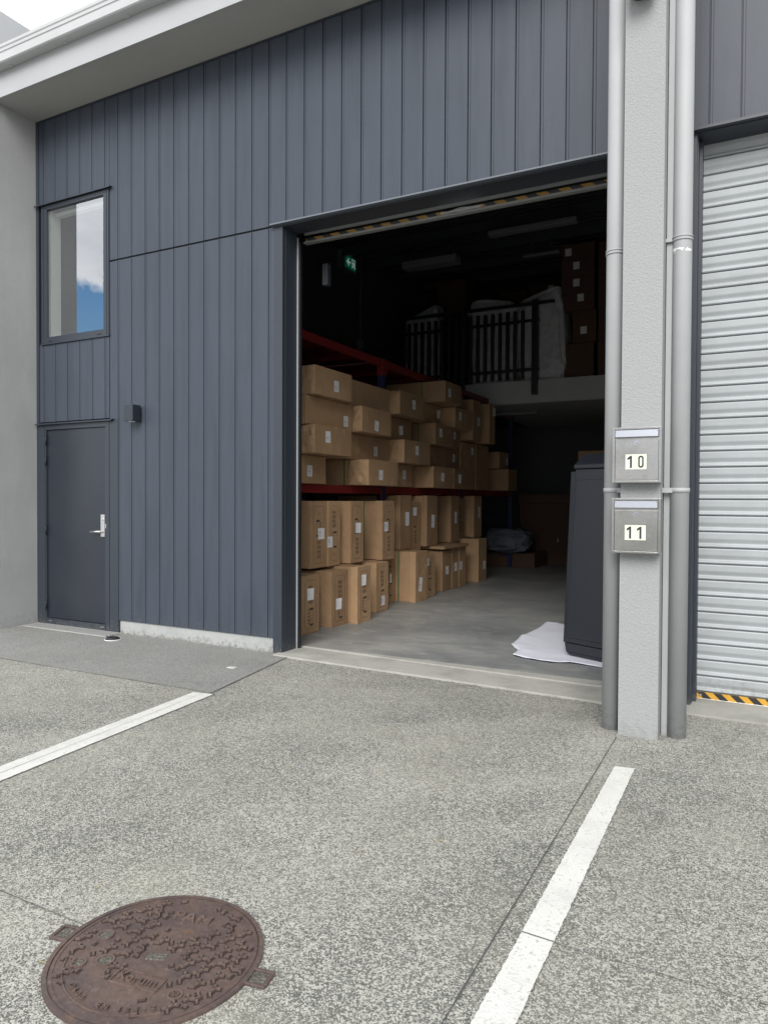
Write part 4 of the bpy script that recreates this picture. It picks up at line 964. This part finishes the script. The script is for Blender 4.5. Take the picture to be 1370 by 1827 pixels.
# ------------------------------------------------------------------ charcoal cabinet and foam sheet
t = empty('charcoal_cabinet', (-1.2, 1.3, .03), 'tall tapered charcoal cabinet standing on white foam behind the downpipe', 'cabinet')
A0 = Vector((-1.475, 1.085, 0)); dx = Vector((.91, -.415, 0)).normalized(); dy = Vector((.415, .91, 0)).normalized(); Zv = Vector((0, 0, 1))
def cp(u_, v_, z_): return A0+dx*u_+dy*v_+Zv*z_
def cslab(u0b, u1b, u0t, u1t, v0b, v1b, v0t, v1t, z0, z1, b):
    vs = [cp(u0b, v0b, z0), cp(u1b, v0b, z0), cp(u1b, v1b, z0), cp(u0b, v1b, z0), cp(u0t, v0t, z1), cp(u1t, v0t, z1), cp(u1t, v1t, z1), cp(u0t, v1t, z1)]
    vv = [b.bm.verts.new(p) for p in vs]
    fs = [b.bm.faces.new([vv[i] for i in q_]) for q_ in ((0, 3, 2, 1), (4, 5, 6, 7), (0, 1, 5, 4), (1, 2, 6, 5), (2, 3, 7, 6), (3, 0, 4, 7))]
    bmesh.ops.recalc_face_normals(b.bm, faces=fs); es = list({e for f_ in fs for e in f_.edges})
    bmesh.ops.bevel(b.bm, geom=es, offset=.006, segments=2, affect='EDGES', profile=.5)
Wc = .72
b = MB(); cslab(-.043, Wc, .032, Wc-.05, .0, .5, .03, .45, .137, 1.652, b); b.build('body', M_cab, t)
b = MB(); cslab(-.118, Wc+.05, -.060, Wc-.01, .075, .17, .085, .17, .115, 1.635, b); b.build('side_flange', M_cab, t)
b = MB(); cslab(-.086, Wc+.02, -.022, Wc-.03, .040, .0745, .055, .0845, .125, 1.62, b); b.build('inner_flange', M_cab, t)
b = MB(); cslab(-.018, Wc-.03, .048, Wc-.08, -.012, .02, .018, .05, .185, 1.56, b); b.build('front_panel', M_cab, t)
b = MB(); cslab(.012, Wc, -.020, Wc, .008, .5, -.012, .5, .030, .058, b); cslab(-.020, Wc, -.040, Wc, -.012, .5, -.008, .5, .0585, .134, b); b.build('plinth', M_cab, t)
b = MB(); cslab(.026, Wc-.03, .024, Wc-.03, .015, .5, .015, .45, 1.655, 1.692, b); cslab(.030, Wc-.03, .050, Wc-.10, .02, .45, .12, .38, 1.6925, 1.785, b); b.build('top_cap', M_cab, t)
b = MB(); b.cyl(cp(.26, .15, 1.76), cp(.26, .15, 1.82), .008, seg=12); b.build('fitting', M_alu, t)
b = MB(); b.box(-2.96, -2.3, 8.0, 8.6, F0, 2.27, .01); tag(b.build('cardboard_box', M_card), 'brown carton just visible above the charcoal cabinet', 'carton')
# foam sheet
b = MB(); outl = [(-2.10, 2.72), (-2.08, 2.3), (-2.10, 1.75), (-2.06, 1.30), (-1.92, 1.06), (-1.905, .86), (-1.72, .80), (-1.55, .77), (-1.4, .83), (-1.14, .80), (-.85, .82), (-.85, 2.6), (-1.6, 2.65)]
nx, ny = 44, 60; vs = {}
def inside(x, y):
    c_ = False; n_ = len(outl)
    for i in range(n_):
        (x1, y1), (x2, y2) = outl[i], outl[(i+1) % n_]
        if (y1 > y) != (y2 > y) and x < (x2-x1)*(y-y1)/(y2-y1)+x1: c_ = not c_
    return c_
bm = b.bm
vv = [bm.verts.new((x, y, 0)) for x, y in outl]; fc = bm.faces.new(vv)
for ax, n_ in ((0, 30), (1, 40)):
    for i in range(1, n_):
        co = [0, 0, 0]; no = [0, 0, 0]; no[ax] = 1
        co[ax] = (-2.2+1.4*i/n_) if ax == 0 else (.7+2.1*i/n_)
        bmesh.ops.bisect_plane(bm, geom=bm.verts[:]+bm.edges[:]+bm.faces[:], plane_co=co, plane_no=no)
for v in bm.verts:
    x, y = v.co.x, v.co.y; n0 = noise.noise(Vector((x*3.5, y*3.5, 1)))
    edge = min([1.]+[((x-ex)**2+(y-ey)**2)**.5 for ex, ey in outl[2:9]])
    v.co.z = .019+.012*abs(n0)+(.010*max(0, 1-edge/.15)) + .008*max(0, math.sin(x*14+y*3))*(.5 if x < -1.5 else 0)
    if x > -1.5 and y > .9: v.co.z = .022
o = b.build('foam_sheet', M_foam, None, smooth=True); sm = o.modifiers.new('thick', 'SOLIDIFY'); sm.thickness = .004
tag(o, 'crumpled white foam packing sheet on the floor under the charcoal cabinet', 'foam sheet')
